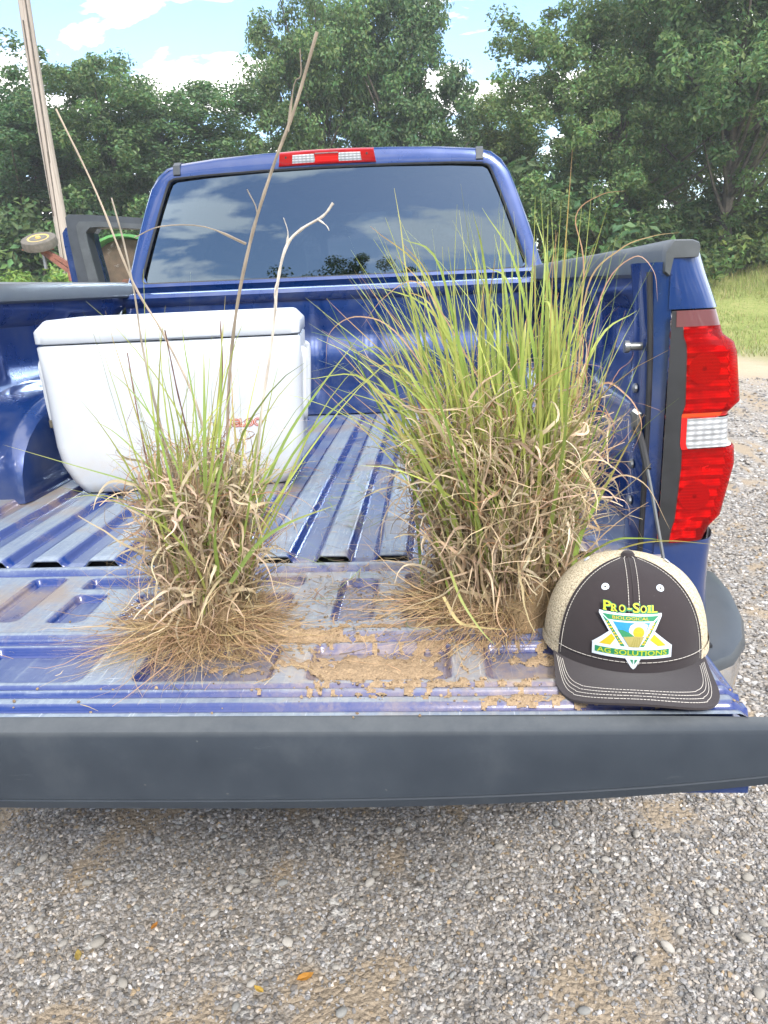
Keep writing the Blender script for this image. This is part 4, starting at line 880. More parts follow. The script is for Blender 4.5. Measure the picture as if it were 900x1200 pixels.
for k, (pts, w) in enumerate(big_list):
    lm = gb.random(); col = [GREEN[j]*(1-lm)*1.1+LIME[j]*lm for j in range(3)]
    blade_obj('leaf_blade', big, sp(*pts), w, col, (0.34, 0.20, 0.09) if gb.random() < 0.45 else (0.28, 0.32, 0.09), gb)
for k in range(44):
    x0 = 0.505+gb.normal(0, 0.055); z1 = gb.uniform(0.28, 0.56); lean = gb.normal(-0.03, 0.05)+(x0-0.505)*0.6; yo = gb.uniform(-0.03, 0.08)
    pts = [(x0, 0.02, yo), (x0+lean*0.25, 0.05+z1*0.45, yo), (x0+lean*0.8, 0.05+z1*0.85, yo+gb.normal(0, 0.02)), (x0+lean*1.5, 0.05+z1*gb.uniform(0.88, 1.05), yo+gb.normal(0, 0.04))]
    lm = gb.random(); col = [GREEN[j]*(1-lm)*1.1+LIME[j]*lm for j in range(3)]
    blade_obj('leaf_blade', big, sp(*pts), gb.uniform(0.005, 0.009), col, (0.44, 0.24, 0.12) if gb.random() < 0.4 else (0.34, 0.38, 0.11), gb)
for k in range(26):
    x0 = 0.47+gb.normal(0, 0.035); x1 = gb.uniform(0.23, 0.42); z1 = gb.uniform(0.30, 0.52); yo = gb.uniform(-0.06, 0.08); pts, w = wb(x0, x1, z1, w=gb.uniform(0.0035, 0.006), y=yo, sag=gb.uniform(0, 0.07))
    lm = gb.random(); col = [GREEN[j]*(1-lm)*1.1+LIME[j]*lm for j in range(3)]
    blade_obj('leaf_blade', big, sp(*pts), w, col, (0.44, 0.24, 0.12) if gb.random() < 0.5 else (0.34, 0.38, 0.11), gb)
for k in range(22):
    x0 = 0.575+gb.normal(0, 0.022); z1 = gb.uniform(0.38, 0.60); yo = gb.uniform(-0.05, 0.07); pts, w = wb(x0, x0+gb.normal(0.005, 0.03), z1, w=gb.uniform(0.005, 0.0085), y=yo)
    lm = gb.random()*0.8; col = [GREEN[j]*(1-lm)*1.1+LIME[j]*lm for j in range(3)]
    blade_obj('leaf_blade', big, sp(*pts), w, col, (0.34, 0.38, 0.11), gb)
for pts, w, c in (([(0.60, 0.30, 0), (0.615, 0.50, 0), (0.60, 0.575, -0.01), (0.63, 0.60, -0.02), (0.662, 0.603, -0.03)], 0.002, (0.44, 0.27, 0.16)), ([(0.61, 0.32, 0), (0.62, 0.48, 0), (0.66, 0.53, -0.01), (0.70, 0.545, -0.02), (0.735, 0.548, -0.03)], 0.0025, (0.42, 0.30, 0.16)),
                  ([(0.61, 0.3, 0), (0.64, 0.47, 0), (0.68, 0.52, -0.01), (0.705, 0.50, -0.02), (0.71, 0.46, -0.03)], 0.002, (0.46, 0.28, 0.19)), ([(0.50, 0.3, 0), (0.42, 0.45, 0), (0.38, 0.50, 0), (0.335, 0.48, 0), (0.30, 0.44, 0)], 0.0022, (0.44, 0.28, 0.18)),
                  ([(0.46, 0.26, 0), (0.36, 0.42, 0), (0.30, 0.455, 0), (0.255, 0.435, 0), (0.245, 0.385, 0)], 0.0022, (0.44, 0.28, 0.17)), ([(0.62, 0.05, 0), (0.68, 0.10, -0.02), (0.74, 0.115, -0.03), (0.82, 0.11, -0.04)], 0.003, (0.30, 0.27, 0.08)),
                  ([(0.60, 0.06, 0), (0.66, 0.115, -0.03), (0.70, 0.12, -0.03), (0.735, 0.12, -0.04)], 0.004, (0.22, 0.30, 0.06)), ([(0.60, 0.2, 0), (0.64, 0.34, 0), (0.68, 0.33, -0.01), (0.70, 0.29, -0.02), (0.69, 0.25, -0.02)], 0.003, (0.42, 0.25, 0.16)),
                  ([(0.60, 0.1, 0), (0.66, 0.2, 0), (0.71, 0.20, -0.01), (0.75, 0.13, -0.02)], 0.003, (0.48, 0.36, 0.22)), ([(0.41, 0.06, -0.10), (0.43, 0.035, -0.13), (0.46, 0.03, -0.14), (0.50, 0.03, -0.15)], 0.005, (0.52, 0.42, 0.20)),
                  ([(0.42, 0.10, -0.10), (0.435, 0.07, -0.14), (0.46, 0.035, -0.16), (0.48, 0.015, -0.17)], 0.004, (0.30, 0.34, 0.10))):
    blade_obj('bent_dry_blade', big, sp(*pts), w, c, c, gb, 6)

# ------------------------------------------------------------------ soil, roots and straw lying on the tailgate and bed
g3 = np.random.default_rng(17)
def soil_th(x, y):
    n1 = fbm(x, y, 14, 1); n2 = fbm(x, y, 45, 2); m = 0
    for cx_, cy2, sx_, sy_, a in ((0.31, -0.405, 0.115, 0.045, 1.35), (0.20, -0.33, 0.11, 0.045, 1.0), (0.40, -0.36, 0.16, 0.03, 0.85), (0.55, -0.38, 0.09, 0.025, 0.95), (0.10, -0.36, 0.12, 0.025, 0.85), (0.36, -0.475, 0.22, 0.030, 0.80), (0.55, -0.50, 0.14, 0.028, 0.7), (0.14, -0.40, 0.07, 0.02, 0.7), (0.46, -0.22, 0.16, 0.13, 0.75), (0.06, -0.25, 0.13, 0.11, 0.8), (0.30, -0.28, 0.1, 0.05, 0.7)):
        m = np.maximum(m, a*np.exp(-(((x-cx_)/sx_)**2+((y-cy2)/sy_)**2)*0.8))
    return (m-0.66+0.18*n1+0.16*n2+0.22*fbm(x, y, 42, 0))*0.011
xs, ys = np.arange(-0.16, 0.76, 0.0024), np.arange(-0.532, -0.08, 0.0024)
X, Y = np.meshgrid(xs, ys); T = soil_th(X, Y); Hh = gate_h(X, Y)
Hb = Hh.copy()
for _ in range(3):
    Hb = (np.roll(Hb, 2, 0)+np.roll(Hb, -2, 0)+np.roll(Hb, 2, 1)+np.roll(Hb, -2, 1)+Hb)/5
fill = Hb+np.maximum(T, 0)*0.55 if True else np.where(Hh < -0.003, np.minimum(Hh+np.maximum(T, 0)*1.15, -0.001+T*0.25), Hh+np.maximum(T, 0)*0.45)
Z = G+np.maximum(fill, Hh)+0.0006+0.0007*fbm(X, Y, 60, 1); nr, nc = X.shape; idx = np.arange(nr*nc).reshape(nr, nc)
Fq = np.stack([idx[:-1, :-1], idx[:-1, 1:], idx[1:, 1:], idx[1:, :-1]], -1).reshape(-1, 4)
ok = (T > 0).ravel(); keep = ok[Fq].sum(1) >= 3; used = np.unique(Fq[keep]); remap = np.full(nr*nc, -1); remap[used] = np.arange(len(used))
SOILC = np.array((0.38, 0.275, 0.175))
tag(mesh_np('loose_soil', np.c_[X.ravel(), Y.ravel(), Z.ravel()][used], remap[Fq[keep]], M['soil'], None, True, np.tile(SOILC, (len(used), 1))*g3.uniform(0.85, 1.12, (len(used), 1))), 'tan sandy soil spilled across the lowered tailgate', 'soil', kind='stuff')
# crumbs
n = 42000; x, y = g3.uniform(-0.2, 0.78, n), g3.uniform(-0.548, -0.06, n); pr = np.clip(soil_th(x, y)/0.011+0.50, 0.010, 1)**1.5; k = g3.random(n) < pr*0.8; x, y = x[k], y[k]; n = len(x)
sz = 0.00045+0.0022*g3.random(n)**5; V = np.repeat(ICO_V[None], n, 0)*(1+g3.uniform(-0.3, 0.3, (n, 12, 1)))*sz[:, None, None]
hz_ = np.where(y > -0.535, gate_h(x, y), -0.001); V += np.stack([x, y, G+np.maximum(hz_+np.maximum(soil_th(x, y), 0)*0.3, hz_)+sz*0.5], -1)[:, None]
tag(mesh_np('soil_crumbs', V.reshape(-1, 3), (ICO_F[None]+np.arange(n)[:, None, None]*12).reshape(-1, 3), M['soil'], None, False, np.repeat(SOILC[None]*g3.uniform(0.6, 1.25, (n, 1)), 12, 0)), 'small crumbs of tan soil sprinkled over the tailgate and its cap', 'soil', kind='stuff')
def litter(n, x0, x1, y0, y1, g, lmin, lmax, hfun, c0, var=0.4, wmax=0.003, curl=2.5, gauss=None):
    b = np.stack([g.uniform(x0, x1, n), g.uniform(y0, y1, n), np.zeros(n)], -1)
    if gauss: b[:, 0] = g.normal(gauss[0], gauss[1], n); b[:, 1] = g.normal(gauss[2], gauss[3], n)
    b[:, 2] = hfun(b[:, 0], b[:, 1])+G+0.004
    az = g.uniform(0, 6.28, n); d = np.stack([np.cos(az), np.sin(az), g.normal(0, 0.15, n)], -1); S = 8
    V, F, t = ribbons(b, d, g.uniform(lmin, lmax, n), g.uniform(0.0008, wmax, n), np.zeros(n), g.normal(0, curl, n), g, S, 0.7, None, 0.8)
    V[:, 2] = np.maximum(V[:, 2]*0.35+(G+0.012)*0.65, hfun(V[:, 0], V[:, 1])+G+0.0015)
    return V, F, spread_cols(c0, n, S, g, var)
flz = lambda x, y: np.where(y > 0.012, -0.005+0.015*floor_h(x, y), gate_h(x, y))
Ls = [litter(330, 0, 0, 0, 0, g3, 0.02, 0.10, flz, (0.36, 0.28, 0.18), 0.4, 0.003, 2.5, (0.22, 0.12, 0.55, 0.35)),
      litter(110, 0, 0, 0, 0, g3, 0.03, 0.16, flz, (0.20, 0.26, 0.10), 0.4, 0.003, 2.0, (0.22, 0.10, 0.45, 0.35)),
      litter(260, 0, 0, 0, 0, g3, 0.01, 0.05, flz, (0.27, 0.20, 0.14), 0.5, 0.004, 3.0, (0.26, 0.05, -0.17, 0.06)),
      litter(150, -0.75, 0.6, -0.50, 0.9, g3, 0.01, 0.05, flz, (0.40, 0.33, 0.22), 0.4, 0.0018, 1.5),
      litter(160, 0, 0, 0, 0, g3, 0.02, 0.09, flz, (0.42, 0.29, 0.15), 0.4, 0.0016, 1.6, (0.16, 0.16, -0.36, 0.05))]
off = 0; Vs = []; Fs = []; Cs = []
for V, F, c in Ls: Vs.append(V); Fs.append(F+off); Cs.append(c); off += len(V)
tag(mesh_np('straw_litter', np.concatenate(Vs), np.concatenate(Fs), M['blade'], None, True, np.concatenate(Cs)), 'dry grass bits strewn over the bed floor and tailgate', 'straw', kind='stuff')

# ------------------------------------------------------------------ baseball cap
HX, HY, HA = 0.663, -0.345, R(-7)
hat = empty('baseball_cap', (0, 0, 0), 'dark brown baseball cap with tan mesh back and green emblem, on the tailgate corner', 'cap')
ROOTINV[hat.name] = Matrix.Identity(4)
HH, HA_, HB = 0.123, 0.106, 0.104
def Rz(z): return max(0.0, 1-(min(z, HH)/HH)**2.8)**(1/2.2)
def crown_pt(th, v, off=0.0, zb=0.0):
    """th from the front (-Y), v 0 rim .. 1 button"""
    a = v*math.pi/2; z = HH*math.sin(a)**0.92; r = Rz(z) if v < 1 else 0
    fl = 1+0.05*(1-v)**3*abs(math.sin(th))
    dip = -0.002*math.cos(th)*(1-v)     # front edge sits a little higher than the back
    n = Vector((math.sin(th)*math.cos(a), -math.cos(th)*math.cos(a), math.sin(a)))
    return Vector((HA_*r*math.sin(th)*fl, -HB*r*math.cos(th)*(1.0 if math.cos(th) > 0 else 0.97), z+dip+0.004)) + n*off
def crown_patch(t0, t1, nt, nv, off=0.0, v0=0.0, v1=1.0):
    return MB().loft([[crown_pt(t0+(t1-t0)*i/nt, v0+(v1-v0)*j/nv, off) for i in range(nt+1)] for j in range(nv+1)], closed=False)
TS = R(56)
crown = crown_patch(-TS, TS, 48, 24).build('front_panel', M['cap_cloth'], hat, sharp=80)
crown_patch(TS, 2*math.pi-TS, 48, 24, -0.0006).build('mesh_panel', M['cap_mesh'], hat, sharp=80)
crown_patch(-TS, TS, 40, 2, 0.0015, 0.0, 0.055).build('hem_band', M['cap_cloth'], hat, sharp=80)
crown_patch(TS, 2*math.pi-TS, 40, 2, 0.0014, 0.0, 0.06).build('mesh_hem', M['thread'] if False else M['cap_mesh'], hat, sharp=80)
MB().lathe([(0.009, 0.0), (0.0095, 0.003), (0.007, 0.007), (0.003, 0.0085)], (0, 0, HH+0.002), 'Z', 14).build('top_button', M['cap_cloth'], hat)
for th, nm in ((-TS, 'seam'), (TS, 'seam'), (0, 'seam')):
    MB().tube([crown_pt(th, v, 0.0002) for v in np.linspace(0.03, 0.985, 22)], 0.0013, 5).build('panel_seam', M['cap_cloth'], hat)
# stitching as separate little stitches, joined
def stitches(name, path, parent, r=0.00042, on=0.0030, gap=0.0011):
    P = [Vector(q) for q in path]; mb = MB(); acc = 0; seg = [P[0]]
    for a, b in zip(P, P[1:]):
        L = (b-a).length
        if L < 1e-7: continue
        s = 0
        while s < L:
            step = min(on-acc, L-s); s += step; acc += step; seg.append(a+(b-a)*(s/L))
            if acc >= on-1e-7:
                if len(seg) > 1: mb.tube([seg[0], seg[-1]], r, 5)
                acc = 0; s += gap; seg = [a+(b-a)*(min(s, L)/L)]
    o = mb.build(name, M['thread'], parent); o['kind'] = 'stuff'; return o
for dx in (-0.0065, 0.0065):
    stitches('seam_stitching', [crown_pt(dx/HA_/max(0.12, Rz(HH*math.sin(v*math.pi/2)**0.92)), v, 0.0012) for v in np.linspace(0.06, 0.97, 60)], hat)
for s_ in (-1, 1):
    stitches('edge_stitching', [crown_pt(s_*(TS-R(2.4)/max(0.2, math.cos(v*1.5))), v, 0.0012) for v in np.linspace(0.02, 0.93, 60)], hat)
stitches('hem_stitching', [crown_pt(t, 0.07, 0.0014) for t in np.linspace(-TS, TS, 90)], hat)
# eyelets
for x, v in ((-0.5, 0.60), (0.5, 0.60)):
    n = MB(); c = crown_pt(x, v); nrm = Vector((math.sin(x)*0.6, -math.cos(x)*0.75, 0.55)).normalized(); q = nrm.to_track_quat('Z', 'Y')
    prof = [(0.0012, 0.0006), (0.0022, 0.0012), (0.004, 0.0012), (0.0052, 0.0004), (0.0052, -0.002)]
    n.loft([[c+q @ Vector((r*math.cos(k/14*6.283), r*math.sin(k/14*6.283), h)) for k in range(14)] for r, h in prof], True)
    ey = n.build('eyelet', M['e_white'], hat)
    MB().add([c+q @ Vector((0.0013*math.cos(k/8*6.283), 0.0013*math.sin(k/8*6.283), 0.0008)) for k in range(8)], [tuple(range(8))]).build('eyelet_hole', M['rubber'], ey)
for x in (-1.75, 1.75):
    c = crown_pt(x, 0.72, 0.0006); nrm = Vector((math.sin(x)*0.6, -math.cos(x)*0.75, 0.7)).normalized(); q = nrm.to_track_quat('Z', 'Y')
    MB().loft([[c+q @ Vector((r*math.cos(k/12*6.283), r*math.sin(k/12*6.283), h)) for k in range(12)] for r, h in ((0.001, 0.0012), (0.004, 0.0012), (0.0048, 0.0))], True).build('eyelet', M['e_white'], hat)
# visor
def visor_pt(u, w, off=0.0):
    """u -1..1 across, w 0 at the crown .. 1 at the front edge"""
    th = u*R(62); a = crown_pt(th, 0.0, 0.001)
    su = math.copysign(abs(math.sin(u*math.pi/2))**0.80, u); fx, fy = 0.098*su, -0.200+0.092*(1-math.cos(u*math.pi/2)**0.55)
    x = a.x+(fx-a.x)*w; y = a.y+(fy-a.y)*w
    arch = 0.014-0.016*(abs(x)/0.098)**2
    z = a.z*(1-w)**1.5+(1-(1-w)**1.5)*max(0.002, arch+0.003) - 0.004*w*w
    z = max(z, 0.0022)
    return Vector((x, y, z+off))
nu, nw = 44, 12
top = [[visor_pt(-1+2*i/nu, j/nw, 0.0016) for i in range(nu+1)] for j in range(nw+1)]
bot = [[visor_pt(-1+2*i/nu, j/nw, -0.0014) for i in range(nu+1)] for j in range(nw, -1, -1)]
MB().loft(top+bot, closed=False).build('visor', M['cap_cloth'], hat, sharp=60)
for k, w in enumerate((0.90, 0.82, 0.74, 0.66)):
    stitches('visor_stitching', [visor_pt(u*(0.93-0.035*k), 0.10+(w-0.10)*min(1, (1-abs(u)**7)) if abs(u) > 0.6 else w, 0.0020) for u in np.linspace(-0.998, 0.998, 120)], hat)
# emblem: flat embroidered shapes wrapped on the front of the crown
def surf(x, z, off):
    zz = min(max(z-0.008, 0.0), HH*0.98); r = Rz(zz); q = max(0.05, r*r-(x/HA_)**2); y = -HB*math.sqrt(q)
    n = Vector((x/HA_**2, y/HB**2, 0.6*(zz/HH)**1.5/HH)).normalized(); return Vector((x, y, z+0.004-0.0))+n*off
KX, KZ, EZ = 0.0001445, 0.000152, 0.021
def em(px, py): return ((px-430)*KX, EZ+(590-py)*KZ)
def emb(name, poly, mat, lay, parent):
    bm = bmesh.new(); vs_ = [bm.verts.new((*em(*q), 0)) for q in poly]; bm.faces.new(vs_); bmesh.ops.triangulate(bm, faces=bm.faces[:])
    for _ in range(4):
        ed = [e for e in bm.edges if e.calc_length() > 0.006]
        if not ed: break
        bmesh.ops.subdivide_edges(bm, edges=ed, cuts=1); bmesh.ops.triangulate(bm, faces=bm.faces[:])
    bm.verts.index_update(); v = [surf(q.co.x, q.co.y, 0.0024+lay*0.00028) for q in bm.verts]; f = [[w.index for w in g_.verts] for g_ in bm.faces]; bm.free()
    return MB().add(v, f).build(name, M[mat], parent)
def emtext(txt, cx_, cy2, wid, hei, mat, lay, parent, rot=0.0, off=0.0):
    v, f = text_mesh(txt, 1.0, off); lo, hi = v.min(0), v.max(0)
    v = (v-(lo+hi)/2)/(hi-lo+1e-9)*np.array([wid, hei, 0]); c_, s_ = math.cos(rot), math.sin(rot)
    P = [em(cx_+q[0]*c_+q[1]*s_, cy2+q[0]*s_-q[1]*c_) for q in v]
    return mesh('lettering', [surf(x, z, 0.0024+lay*0.00028) for x, z in P], f, M[mat], parent)
def circ(cx_, cy2, r, n=24): return [(cx_+r*math.cos(k/n*6.283), cy2+r*math.sin(k/n*6.283)) for k in range(n)]
E0 = emb('emblem', [(85, 487), (748, 487), (748, 592), (85, 592)], 'e_white', 1, hat)
emb('white_border', [(138, 214), (652, 214), (655, 232), (448, 676), (430, 690), (412, 676), (136, 234)], 'e_white', 0.5, E0)
emb('white_border', [(232, 358), (262, 400), (320, 488), (78, 488)], 'e_white', 0.2, E0); emb('white_border', [(598, 358), (752, 488), (530, 488), (575, 405)], 'e_white', 0.2, E0)
emb('yellow_arm', [(240, 385), (272, 425), (232, 486), (140, 486)], 'e_yellow', 1.2, E0); emb('yellow_arm', [(592, 378), (698, 482), (628, 482), (556, 425)], 'e_yellow', 1.2, E0)
emb('green_band', [(162, 233), (628, 233), (585, 272), (210, 272)], 'e_green', 1.5, E0)
emb('green_band', [(160, 245), (215, 285), (352, 484), (318, 484)], 'e_green', 1.5, E0); emb('green_band', [(630, 245), (590, 285), (508, 484), (475, 484)], 'e_green', 1.5, E0)
emb('blue_sky', [(250, 285), (556, 285), (468, 488), (384, 488)], 'e_blue', 1.6, E0)
emb('sun_glow', [(380, 345), (392, 310), (425, 288), (500, 286), (540, 300), (508, 395), (430, 395), (390, 375)], 'e_glow', 1.9, E0)
emb('sun', circ(462, 362, 46), 'e_sun', 2.2, E0)
emb('green_hill', [(288, 345), (330, 345), (385, 365), (432, 398), (330, 405)], 'e_hill', 2.5, E0)
emb('field', [(334, 404), (430, 394), (508, 398), (468, 488), (386, 488)], 'e_field', 2.6, E0)
for k in range(4): emb('furrow', [(425+k*14, 402), (430+k*14, 402), (398+k*22+8, 486), (398+k*22, 486)], 'e_furrow', 2.9, E0)
emb('green_bar', [(108, 513), (724, 513), (724, 566), (108, 566)], 'e_green', 1.8, E0)
emb('green_tip', [(398, 600), (424, 600), (424, 645)], 'e_green', 1.5, E0); emb('green_tip', [(436, 600), (462, 600), (436, 645)], 'e_green', 1.5, E0)
emtext('AG SOLUTIONS', 416, 539, 578, 46, 'e_lime', 2.8, E0, 0, 0.012)
for ch, cx_, w, h_, yc in (('P', 205, 62, 70, 172), ('R', 262, 50, 54, 180), ('O', 325, 52, 54, 180), ('-', 385, 34, 12, 180), ('S', 440, 56, 72, 171), ('O', 500, 52, 54, 180), ('I', 548, 17, 54, 180), ('L', 592, 46, 54, 180)):
    emtext(ch, cx_+4, yc+4, w+13, h_+12, 'e_green', 2.0, E0, 0, 0.02); emtext(ch, cx_, yc, w, h_, 'e_lime', 2.8, E0, 0, 0.02)
    if ch in 'PRIL':   # slab serifs
        xs0 = cx_-w/2+(4 if ch != 'I' else 0)
        for yy in ((yc+h_/2-5,) if ch != 'I' else (yc+h_/2-5, yc-h_/2+5)): emb('lettering', [(xs0-8, yy-5), (xs0+22, yy-5), (xs0+22, yy+5), (xs0-8, yy+5)], 'e_lime', 3.0, E0)
emtext('BIOLOGICAL', 396, 252, 300, 24, 'e_yellow', 2.6, E0)
for k in range(9):    # lettering on the slanted bands, too small to read
    for x0, y0, x1, y1 in ((196, 283, 326, 470), (596, 283, 498, 470)):
        t = (k+0.5)/9; x, y = x0+(x1-x0)*t, y0+(y1-y0)*t; w = 7+4*((k*7) % 3)
        emb('lettering', [(x-w, y-5), (x+w, y-8), (x+w-2, y+5), (x-w+3, y+7)], 'e_yellow', 2.6, E0)
place(hat, (HX, HY, G+0.001), HA)

# ------------------------------------------------------------------ trees
def leaf_mass(centres, radii, n_per, g, size, squash=0.75, up=0.5):
    """leaf-sized folded quads filling clumps"""
    n = len(centres)*n_per; ci = np.repeat(np.arange(len(centres)), n_per)
    d = g.normal(size=(n, 3)); d /= np.linalg.norm(d, axis=1)[:, None]; rr = g.random(n)**0.45
    P = centres[ci]+d*(radii[ci]*rr)[:, None]*np.array([1, 1, squash])
    nrm = d*0.6+g.normal(size=(n, 3))*0.55+np.array([0, 0, up]); nrm /= np.linalg.norm(nrm, axis=1)[:, None]
    t = np.cross(nrm, g.normal(size=(n, 3))); t /= np.linalg.norm(t, axis=1)[:, None]+1e-9; b = np.cross(nrm, t)
    s = size*g.uniform(0.45, 1.25, n)[:, None]
    V = np.stack([P-t*s, P-b*s*0.52+nrm*s*0.12, P+t*s*1.05-nrm*s*0.15, P+b*s*0.52+nrm*s*0.12], 1)
    F = np.arange(n*4).reshape(n, 4)
    cl = 1.6*g.uniform(0.72, 1.25, len(centres))[ci]*g.uniform(0.75, 1.25, n)
    c = np.stack([0.070*cl*g.uniform(0.8, 1.4, n), 0.128*cl, 0.052*cl*g.uniform(0.7, 1.2, n)], -1)
    return V.reshape(-1, 3), F, np.repeat(c, 4, 0)
def tree_kind(seed, h, rx, ncl, n_per, z0=0.10, size=0.088, lobes=7):
    """unit tree of height h, returns crown mesh and trunk mesh"""
    g = np.random.default_rng(seed)
    lob = [(g.normal(0, rx*0.42, 2), h*g.uniform(0.30, 0.82), rx*g.uniform(0.45, 0.75)) for _ in range(lobes)]+[(np.zeros(2), h*0.80, rx*0.55), (np.zeros(2), h*0.55, rx*0.8), (g.normal(0, rx*0.4, 2), h*0.30, rx*0.75)]
    cs, rs_ = [], []
    while len(cs) < ncl:
        (o, z, r) = lob[int(g.integers(len(lob)))]; d = g.normal(size=3); d /= np.linalg.norm(d); q = r*(0.55+0.5*g.random())
        p = np.array([o[0]+d[0]*q, o[1]+d[1]*q, z+d[2]*q*0.9])
        if p[2] < h*z0 or p[2] > h*0.985: continue
        cs.append(p); rs_.append(g.uniform(0.32, 0.72))
    V, F, c = leaf_mass(np.array(cs), np.array(rs_), n_per, g, size)
    o1 = mesh_np('crown', V, F, M['leaf'], None, False, c)
    mb = MB(); tr = catmull([(0, 0, -0.3), (0.05*h*0.1, 0.02, h*0.2), (-0.05, 0.08, h*0.45), (0.1, 0, h*0.75)], 4)
    mb.tube(tr, np.linspace(h*0.022, h*0.006, len(tr)), 9)
    for i in np.argsort(g.random(len(cs)))[:26]:
        p = Vector(cs[i]); k = min(len(tr)-1, max(2, int(len(tr)*(p.z/h)*0.75))); a = tr[k]
        L = catmull([a, a.lerp(p, 0.5)+Vector((0, 0, -0.2)), p], 4); mb.tube(L, np.linspace(h*0.007, h*0.0018, len(L)), 5)
    o2 = mb.build('trunk', M['bark'], None)
    return o1, o2
kinds = [tree_kind(41, 10, 3.4, 300, 195), tree_kind(42, 10, 3.0, 280, 195), tree_kind(43, 10, 3.8, 310, 195, 0.06), tree_kind(44, 10, 2.7, 260, 195, 0.05)]
used_k = [False]*4
def tree(name, kind, x, y, h, wid, rz, label, group='trees of the wood behind the truck'):
    root = empty(name, (x, y, float(ground_z(x, y))-0.05), label, 'tree', group); ROOTINV[root.name] = Matrix.Identity(4)
    root.rotation_euler = (0, 0, rz); root.scale = (wid, wid, h/10)
    for src in kinds[kind]:
        if used_k[kind]: o = src.copy(); C.objects.link(o)
        else: o = src
        o.parent = root; o.matrix_parent_inverse = Matrix.Identity(4)
    used_k[kind] = True
    return root
T = 'broadleaf_tree'
tree(T, 0, -17.5, 27, 7.0, 1.1, 0.3, 'broadleaf tree at the far left edge, behind the wooden pole top')
tree(T, 1, -13.4, 26, 6.5, 1.0, 1.3, 'round green tree directly left of the leaning wooden pole')
tree(T, 2, -9.9, 26, 7.0, 0.85, 2.2, 'broad light green tree just right of the wooden pole')
tree(T, 3, -6.9, 25, 6.4, 0.95, 0.8, 'lower green tree above the open truck door')
tree(T, 0, -3.3, 27, 9.4, 0.75, 4.0, 'tall tree rising behind the left half of the truck roof')
tree(T, 1, -0.1, 27, 9.8, 0.78, 5.1, 'tall dark tree rising behind the roof brake light')
tree(T, 3, 2.9, 29, 6.3, 0.8, 2.6, 'shorter tree in the dip right of the truck roof')
tree(T, 2, 6.0, 23.5, 7.5, 0.74, 0.9, 'dense dark tree above the right rear corner of the cab')
tree(T, 0, 8.9, 22.5, 10.2, 0.95, 2.0, 'large dark tree right of centre with a few sky gaps low down')
tree(T, 1, 12.8, 23, 10.4, 1.05, 3.3, 'large dark tree at the right edge above the mown grass')
for i, (x, y, h, w, k, rz, lb) in enumerate(((-12, 33, 6.0, 1.15, 2, 1, 'rear tree glimpsed between the two trees beside the pole'), (-5.6, 34, 6.4, 1.1, 0, 2, 'rear tree filling the gap left of the truck roof'), (8.5, 31, 9.5, 1.2, 3, 4, 'rear tree behind the dense dark trees on the right'), (13, 32, 9.5, 1.2, 2, 5, 'rear tree behind the tree at the right edge'), (2.4, 35, 6.2, 1.2, 1, 0.5, 'rear tree low behind the dip right of the roof'))):
    tree(T, k, x, y, h, w, rz, lb)
tree('broadleaf_tree', 2, -1.6, -31, 10.9, 1.25, 1.0, 'dark domed tree added behind the camera, mirrored low in the truck rear window', None)  # unseen tree, added so that the rear glass mirrors a dark arch
# wood behind the camera: closes the horizon that the paint, lamp and window mirror
g = np.random.default_rng(3); n = 620; a = g.uniform(-1.25, 1.25, n); dd = g.uniform(38, 50, n); top = 7.6+1.5*np.sin(a*7)+0.8*np.sin(a*17+1)
cw = np.stack([dd*np.sin(a), -dd*np.cos(a), top*g.random(n)**0.7], -1)
Vw, Fw, cwl = leaf_mass(cw, g.uniform(1.1, 2.0, n), 70, g, 0.36)
tag(mesh_np('far_wood', Vw, Fw, M['leaf'], None, False, cwl), 'dark band of woodland mirrored in the paint of the truck', 'woodland', kind='stuff')
# undergrowth along the edge of the wood
gsh = np.random.default_rng(77)
def shrub_mesh(seed, bright):
    g = np.random.default_rng(seed); n = 46; c = np.stack([g.normal(0, 0.75, n), g.normal(0, 0.5, n), g.uniform(0.05, 1.25, n)], -1); c[:, 2] *= np.exp(-(c[:, 0]/1.3)**2)
    V, F, col = leaf_mass(c, g.uniform(0.25, 0.5, n), 130, g, 0.07); o = mesh_np('foliage', V, F, M['leaf'], None, False, col*np.array(bright))
    st = MB()
    for i in range(7): st.tube(catmull([(c[i][0]*0.2, c[i][1]*0.2, -0.1), (c[i][0]*0.6, c[i][1]*0.6, c[i][2]*0.5), tuple(c[i])], 3), [0.02]*7, 5)
    return o, st.build('stem', M['bark'], None)
shk = [shrub_mesh(1, (1.0, 1.0, 1.0))]; used_s = [False, False]
def shrub(k, x, y, sc, lb, grp):
    root = empty('shrub', (x, y, float(ground_z(x, y))-0.05), lb, 'shrub', grp); ROOTINV[root.name] = Matrix.Identity(4); root.scale = (sc*1.15, sc, sc); root.rotation_euler = (0, 0, gsh.uniform(0, 6.28))
    for src in shk[k]:
        if used_s[k]: o = src.copy(); C.objects.link(o)
        else: o = src
        o.parent = root
    used_s[k] = True
